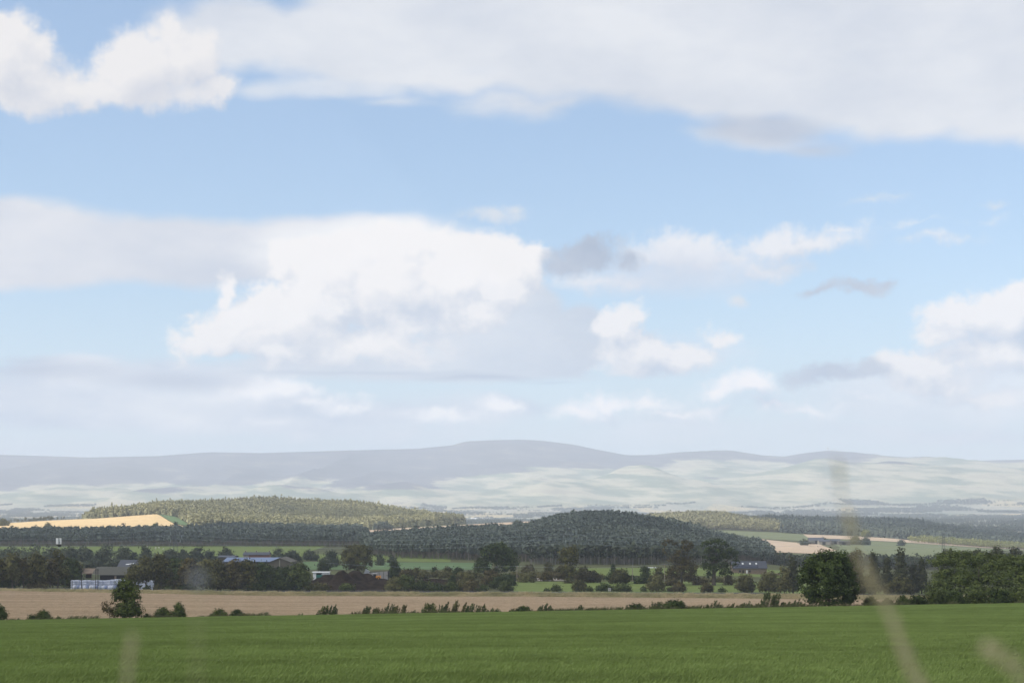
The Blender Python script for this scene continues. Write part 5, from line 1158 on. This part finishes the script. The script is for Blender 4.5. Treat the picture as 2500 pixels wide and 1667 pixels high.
MB().add([(-3.1,-1.1,.3),(-3.1,1.1,.3),(-3.0,1.1,1.3),(-3.0,-1.1,1.3),(-4.1,-1.1,.3),(-4.1,1.1,.3)], [(0,1,2,3),(0,4,5,1),(0,3,4),(1,5,2),(4,3,2,5)][:4]).build('bucket', K['dark'], root)
# teal machine and pale hopper, white shed sliver
Yt = 690; X = W(780, Yt); zt = H_(0, 1413, Yt); root = empty('screening_machine', (X, Yt, zt)); tag(root, 'teal screening machine with dark hopper beside a white container, left of the soil heap', 'machine')
MB().box(-1.25, 1.35, -1, 1, .3, 1.9).box(-1.0, 1.0, -1.06, -1.0, .5, 1.6).build('body', K['teal'], root); MB().add([(-1.3,-1.1,2.5),(1.0,-1.1,2.5),(1.0,1.1,2.5),(-1.3,1.1,2.5),(-.9,-.7,1.9),(.7,-.7,1.9),(.7,.7,1.9),(-.9,.7,1.9)],[(0,1,5,4),(1,2,6,5),(2,3,7,6),(3,0,4,7),(4,5,6,7)]).build('hopper', K['dark'], root)
MB().box(-1.2, 1.2, -1.1, 1.1, -.6, .3).build('track', K['tyre'], root); MB().tube([(.1,0,2),(.1,0,3.6)], .06, 6).build('exhaust', K['white'], root)
r, ro, hw, he, hr = house('white_shed', 'white flat shed behind the teal machine, left of the soil heap', 764, 802, 712, 6, (1395.5, 1397, 1414), K['white'], K['white'])
fr(r, 'doorway_shade', K['dark'], -hw + 1.4, -hw + 2.6, 0, he - .6)  # shade of the inside painted as a dark panel
bk = heap('earth_bank', 'raised dark ground carrying the teal machine', 755, 812, 676, 730, [(780, 702, 12, 18, 2.5), (795, 702, 12, 18, 2.5), (766, 702, 9, 16, 2.3)], 15, K['soil']); bk['category'] = 'earth bank'
X, Y = W(891, 708), 708; root = empty('tipped_hopper', (X, Y, H_(0, 1404, Y))); tag(root, 'grey tipped hopper at the top right of the soil heap', 'hopper'); root.rotation_euler.y = rad(28)
MB().add([(-.7,-.8,0),(.7,-.8,0),(.7,.8,0),(-.7,.8,0),(-1,-1,2.6),(1,-1,2.6),(1,1,2.6),(-1,1,2.6)],[(0,3,2,1),(4,5,6,7),(0,1,5,4),(1,2,6,5),(2,3,7,6),(3,0,4,7)]).build('bin', K['steel'], root); MB().box(-.12, .12, -.1, .1, -2.4, 0).build('strut', K['dark'], root)
# telegraph poles
PO = []
for j, (px, tp, bs, Yp, arm, lb) in enumerate([(1262, 1381, 1430, 735, .6, 'grey wooden pole right of the big rounded oak'), (1544, 1380, 1428, 745, .3, 'thin faint pole left of the dark peaked tree'), (1622.5, 1377, 1430, 700, 1.35, 'pole with a wide crossarm beside the tall ragged tree'),
        (1768, 1385, 1432, 720, .8, 'pale pole with a short crossarm under the great spreading tree')]):
    X = W(px, Yp); Z = g1(X, Yp); h = H_(0, tp, Yp) - Z; root = empty('telegraph_pole', (X, Yp, Z)); tag(root, lb, 'pole', 'telegraph poles across the middle pasture')
    MB().tube([(0,0,-.3),(0,0,h)], [.17, .12], 8).build('pole', K['polewood'], root); MB().box(-arm, arm, -.06, .06, h - .35, h - .2).build('crossarm', K['polewood'], root)
    for x in (-arm * .85, 0, arm * .85): MB().tube([(x,0,h-.2),(x,0,h+.12)], [.06, .04], 6).build('insulator', K['cer'], root)
    PO.append((X, Yp, Z + h))
def cable(name, label, a, b, sag, r, group=None, n=18, mat='wire'):
    a, b = np.array(a), np.array(b); t = np.linspace(0, 1, n)[:, None]; p = a * (1 - t) + b * t; p[:, 2] -= (4 * sag * t * (1 - t))[:, 0]
    o = MB().tube(list(p), r, 4).build(name, K[mat]); return tag(o, label, 'cable', group)
for i, (a, b) in enumerate([(0, 2), (2, 3)]):
    cable('telegraph_wire', ['thin wire from the pole by the rounded oak to the pole with the wide crossarm', 'thin wire from the pole with the wide crossarm to the pole under the great tree'][i], PO[a], PO[b], 1.2, .022)
cable('telegraph_wire', 'thin wire running left from the pole by the rounded oak', PO[0], (PO[0][0] - 90, PO[0][1] + 30, PO[0][2] + .4), 1.4, .022)
# lattice pylons
def pylon(px, Y, top, label):
    X = W(px, Y); Z = g1(X, Y); h = H_(0, top, Y) - Z; root = empty('pylon', (X, Y, Z)); tag(root, label, 'pylon', 'lattice pylons of the power line')
    m = MB(); wb, wt = 2.4, .55
    def wd(z): return wb + (wt - wb) * min(1, z / (h * .72))
    lv = [0, .16, .3, .42, .52, .61, .68, .76, .84, .92, 1.0]
    for i in range(len(lv) - 1):
        z0, z1 = lv[i] * h, lv[i + 1] * h; a, b = wd(z0), wd(z1)
        for sx_, sy_ in ((1,1),(1,-1),(-1,1),(-1,-1)): m.tube([(sx_*a,sy_*a,z0),(sx_*b,sy_*b,z1)], .06, 4)
        for s_ in (1, -1):
            m.tube([(a,s_*a,z0),(-b,s_*b,z1)], .028, 3); m.tube([(-a,s_*a,z0),(b,s_*b,z1)], .028, 3); m.tube([(s_*a,a,z0),(s_*b,-b,z1)], .028, 3)
    m.build('tower', K['pylonsteel'], root); ends = []
    for f_, aw in ((.70, 3.2), (.82, 4.2), (.93, 3.0)):
        z = f_ * h; a = MB()
        for s_ in (1, -1): a.tube([(s_*.5,.4,z),(s_*aw,0,z+.1)], .06, 4).tube([(s_*.5,-.4,z),(s_*aw,0,z+.1)], .06, 4).tube([(s_*.5,0,z+1.1),(s_*aw,0,z+.15)], .05, 4)
        a.build('crossarm', K['pylonsteel'], root)
        for s_ in (1, -1): MB().tube([(s_*aw*.95,0,z),(s_*aw*.95,0,z-1.9)], .09, 6).build('insulator', K['cer'], root); ends.append((X + s_ * aw * .95, Y, Z + z - 1.9))
    ends.append((X, Y, Z + h)); return ends
P1_ = pylon(1394, 905, 1288, 'tall lattice pylon rising behind the tree in the middle of the picture')
P2_ = pylon(428, 1010, 1292, 'faint lattice pylon above the left half of the long copse')
P3_ = pylon(2303, 1120, 1300, 'faint lattice pylon at the right before the young pale wood')
for i in range(7):
    pos = ['left lower', 'right lower', 'left middle', 'right middle', 'left upper', 'right upper', 'topmost earth'][i]
    cable('power_cable', pos + ' cable of the span between the left pylon and the middle pylon', P2_[i], P1_[i], 3.5, .017, 'cables of the power line', 30)
    cable('power_cable', pos + ' cable of the span between the middle pylon and the right pylon', P1_[i], P3_[i], 3.5, .017, 'cables of the power line', 30)
    cable('power_cable', pos + ' cable running from the left pylon out of the picture', P2_[i], (P2_[i][0] - 190, P2_[i][1] + 60, P2_[i][2] - 1), 3.0, .017, 'cables of the power line', 24)
    cable('power_cable', pos + ' cable running from the right pylon out of the picture', P3_[i], (P3_[i][0] + 180, P3_[i][1] + 40, P3_[i][2] + 2), 3.0, .017, 'cables of the power line', 24)
# road sign
X, Y = W(1488, 633), 633; root = empty('road_sign', (X, Y, g1(X, Y))); tag(root, 'small pale sign board on two legs beside the road', 'sign')
MB().box(-.55, .55, -.03, .03, .55, 1.75).build('board', plain('faded_sign_paint', (.36, .36, .31), .7, .15, 6), root)
MB().box(-.22, -.08, -.036, -.031, .8, 1.5).box(.08, .22, -.036, -.031, .8, 1.5).build('marks', K['stone'], root)
for x in (-.42, .42): MB().tube([(x,.05,-.2),(x,.05,1.7)], .035, 6).build('leg', K['steel'], root)
# fence along the verge
root = empty('wire_fence', (0, 606.5, g1(0, 606.5))); tag(root, 'low post-and-wire fence running along the grassy bank below the road', 'fence'); pts = []
for i in range(72):
    x = -205 + i * 5.9; y = 607.2; z = g1(x, y) - root.location.z; MB().box(x - .07, x + .07, .63, .77, z - .2, z + 1.25).build('post', K['polewood'] if i % 3 else K['wood'], root); pts.append((x, .7, z))
for hh in (.5, .85, 1.15): MB().tube([(a, b, c + hh) for a, b, c in pts], .012, 3).build('wire', K['steel'], root)
# sheep
sh = None; rng = np.random.default_rng(5)
for i in range(13):
    px, rw = rng.uniform(215, 420), rng.uniform(1336, 1342); X, Y, Z = on(px, rw, 900)
    if sh is None:
        m = MB().sphere((0, 0, .62), (.58, .28, .30), 12, 8).sphere((.62, 0, .82), (.17, .10, .12), 8, 6).sphere((.46, 0, .74), (.2, .13, .17), 8, 6)
        for x in (-.35, .32):
            for y in (-.14, .14): m.tube([(x, y, 0), (x, y, .5)], [.035, .055], 5)
        sh = m.build('sheep', K['wool'], None, True); o = sh
    else: o = sh.copy(); C.objects.link(o)
    o.location = (X, Y, Z); o.rotation_euler.z = rng.uniform(0, 6.28); o.scale = (1.1,) * 3; tag(o, 'white sheep grazing far off in the left pasture', 'sheep', 'sheep grazing in the left pasture')
# blurred grass stalks close to the lens
def stalk(label, pts, Yd, heads, seed):
    rng = np.random.default_rng(seed); p3 = []
    for (px, rw) in pts: p3.append((W(px, Yd), Yd, H_(0, rw, Yd)))
    bx, by = p3[0][0] + .12, Yd; z0 = g1(bx, by); root = empty('grass_stalk', (bx, by, z0)); tag(root, label, 'grass stalk', 'out-of-focus grass stalks close to the lens')
    loc = [(a - bx, b - by, c - z0) for a, b, c in p3]; full = [(0, 0, 0), (loc[0][0] * .35, 0, loc[0][2] * .5)] + loc
    rs = [.0022] * 2 + list(np.linspace(.0021, .0007, len(loc))); MB().tube(full, rs, 6).build('stem', K['stalk'], root)
    m = MB(); L = np.array(loc)
    for (a, b, n, wd, ln) in heads:                 # spikelets between two heights (fractions of the upper part)
        for i in range(n):
            t = a + (b - a) * rng.uniform(); j = t * (len(L) - 1); q = min(int(j), len(L) - 2); c = L[q] * (1 - (j - q)) + L[q + 1] * (j - q)
            ang = rng.uniform(0, 6.283); d = np.array([math.cos(ang) * wd, math.sin(ang) * wd, ln]) * rng.uniform(.6, 1.1); s0 = c + rng.normal(size=3) * .0005
            m.tube([s0, s0 + d * .5, s0 + d], [.0004, .0016, .0003], 5)
    m.build('seed_head', K['stalk'], root)
    lf = MB(); 
    for k_ in range(2):
        s_ = np.array(full[1]) * (.5 + .35 * k_); sg = -1 if k_ else 1
        lf.add([s_, s_ + (.05*sg, 0, .10), s_ + (.05*sg, .006, .098), s_ + (.16*sg, .01, .12), s_ + (.162*sg, .003, .118)], [(0,1,2),(1,3,4,2)])
    lf.build('leaf', K['stalk'], root)
stalk('longest blurred grass stalk, curving up across the right of the picture', [(2262,1700),(2225,1650),(2200,1590),(2180,1530),(2158,1480),(2120,1415),(2090,1345),(2070,1280),(2055,1210),(2045,1130)], 1.45,
      [(.0, .36, 50, .004, .016), (.40, .62, 34, .0035, .014), (.70, .80, 18, .004, .013), (.93, 1.0, 6, .002, .012)], 3)
stalk('short blurred grass stalk rising at the bottom left edge', [(306,1700),(312,1660),(316,1620),(321,1590),(324,1570)], 1.45, [(.1, .95, 22, .003, .013)], 4)
stalk('blurred grass stalk slanting across the bottom right corner', [(2560,1720),(2500,1660),(2450,1620),(2410,1595),(2385,1580)], 1.3, [(.1, .9, 20, .004, .012)], 5)
X, Y = W(481, 1.25), 1.25; zc = H_(0, 1412, Y); root = empty('seed_tuft', (X, Y, zc)); tag(root, 'pale blurred fluffy seed head hanging before the long copse', 'seed head'); m = MB(); rng = np.random.default_rng(2)
for i in range(46):
    d = unit(rng.normal(size=3)) * .0065; m.tube([np.zeros(3), d], [.0003, .00022], 3)
m.build('fluff', K['wrap'], root); 
MB().tube([(0, 0, -.003), (.004, 0, g1(X, Y) - zc)], [.00045, .0009], 5).build('stem', K['stalk'], root)
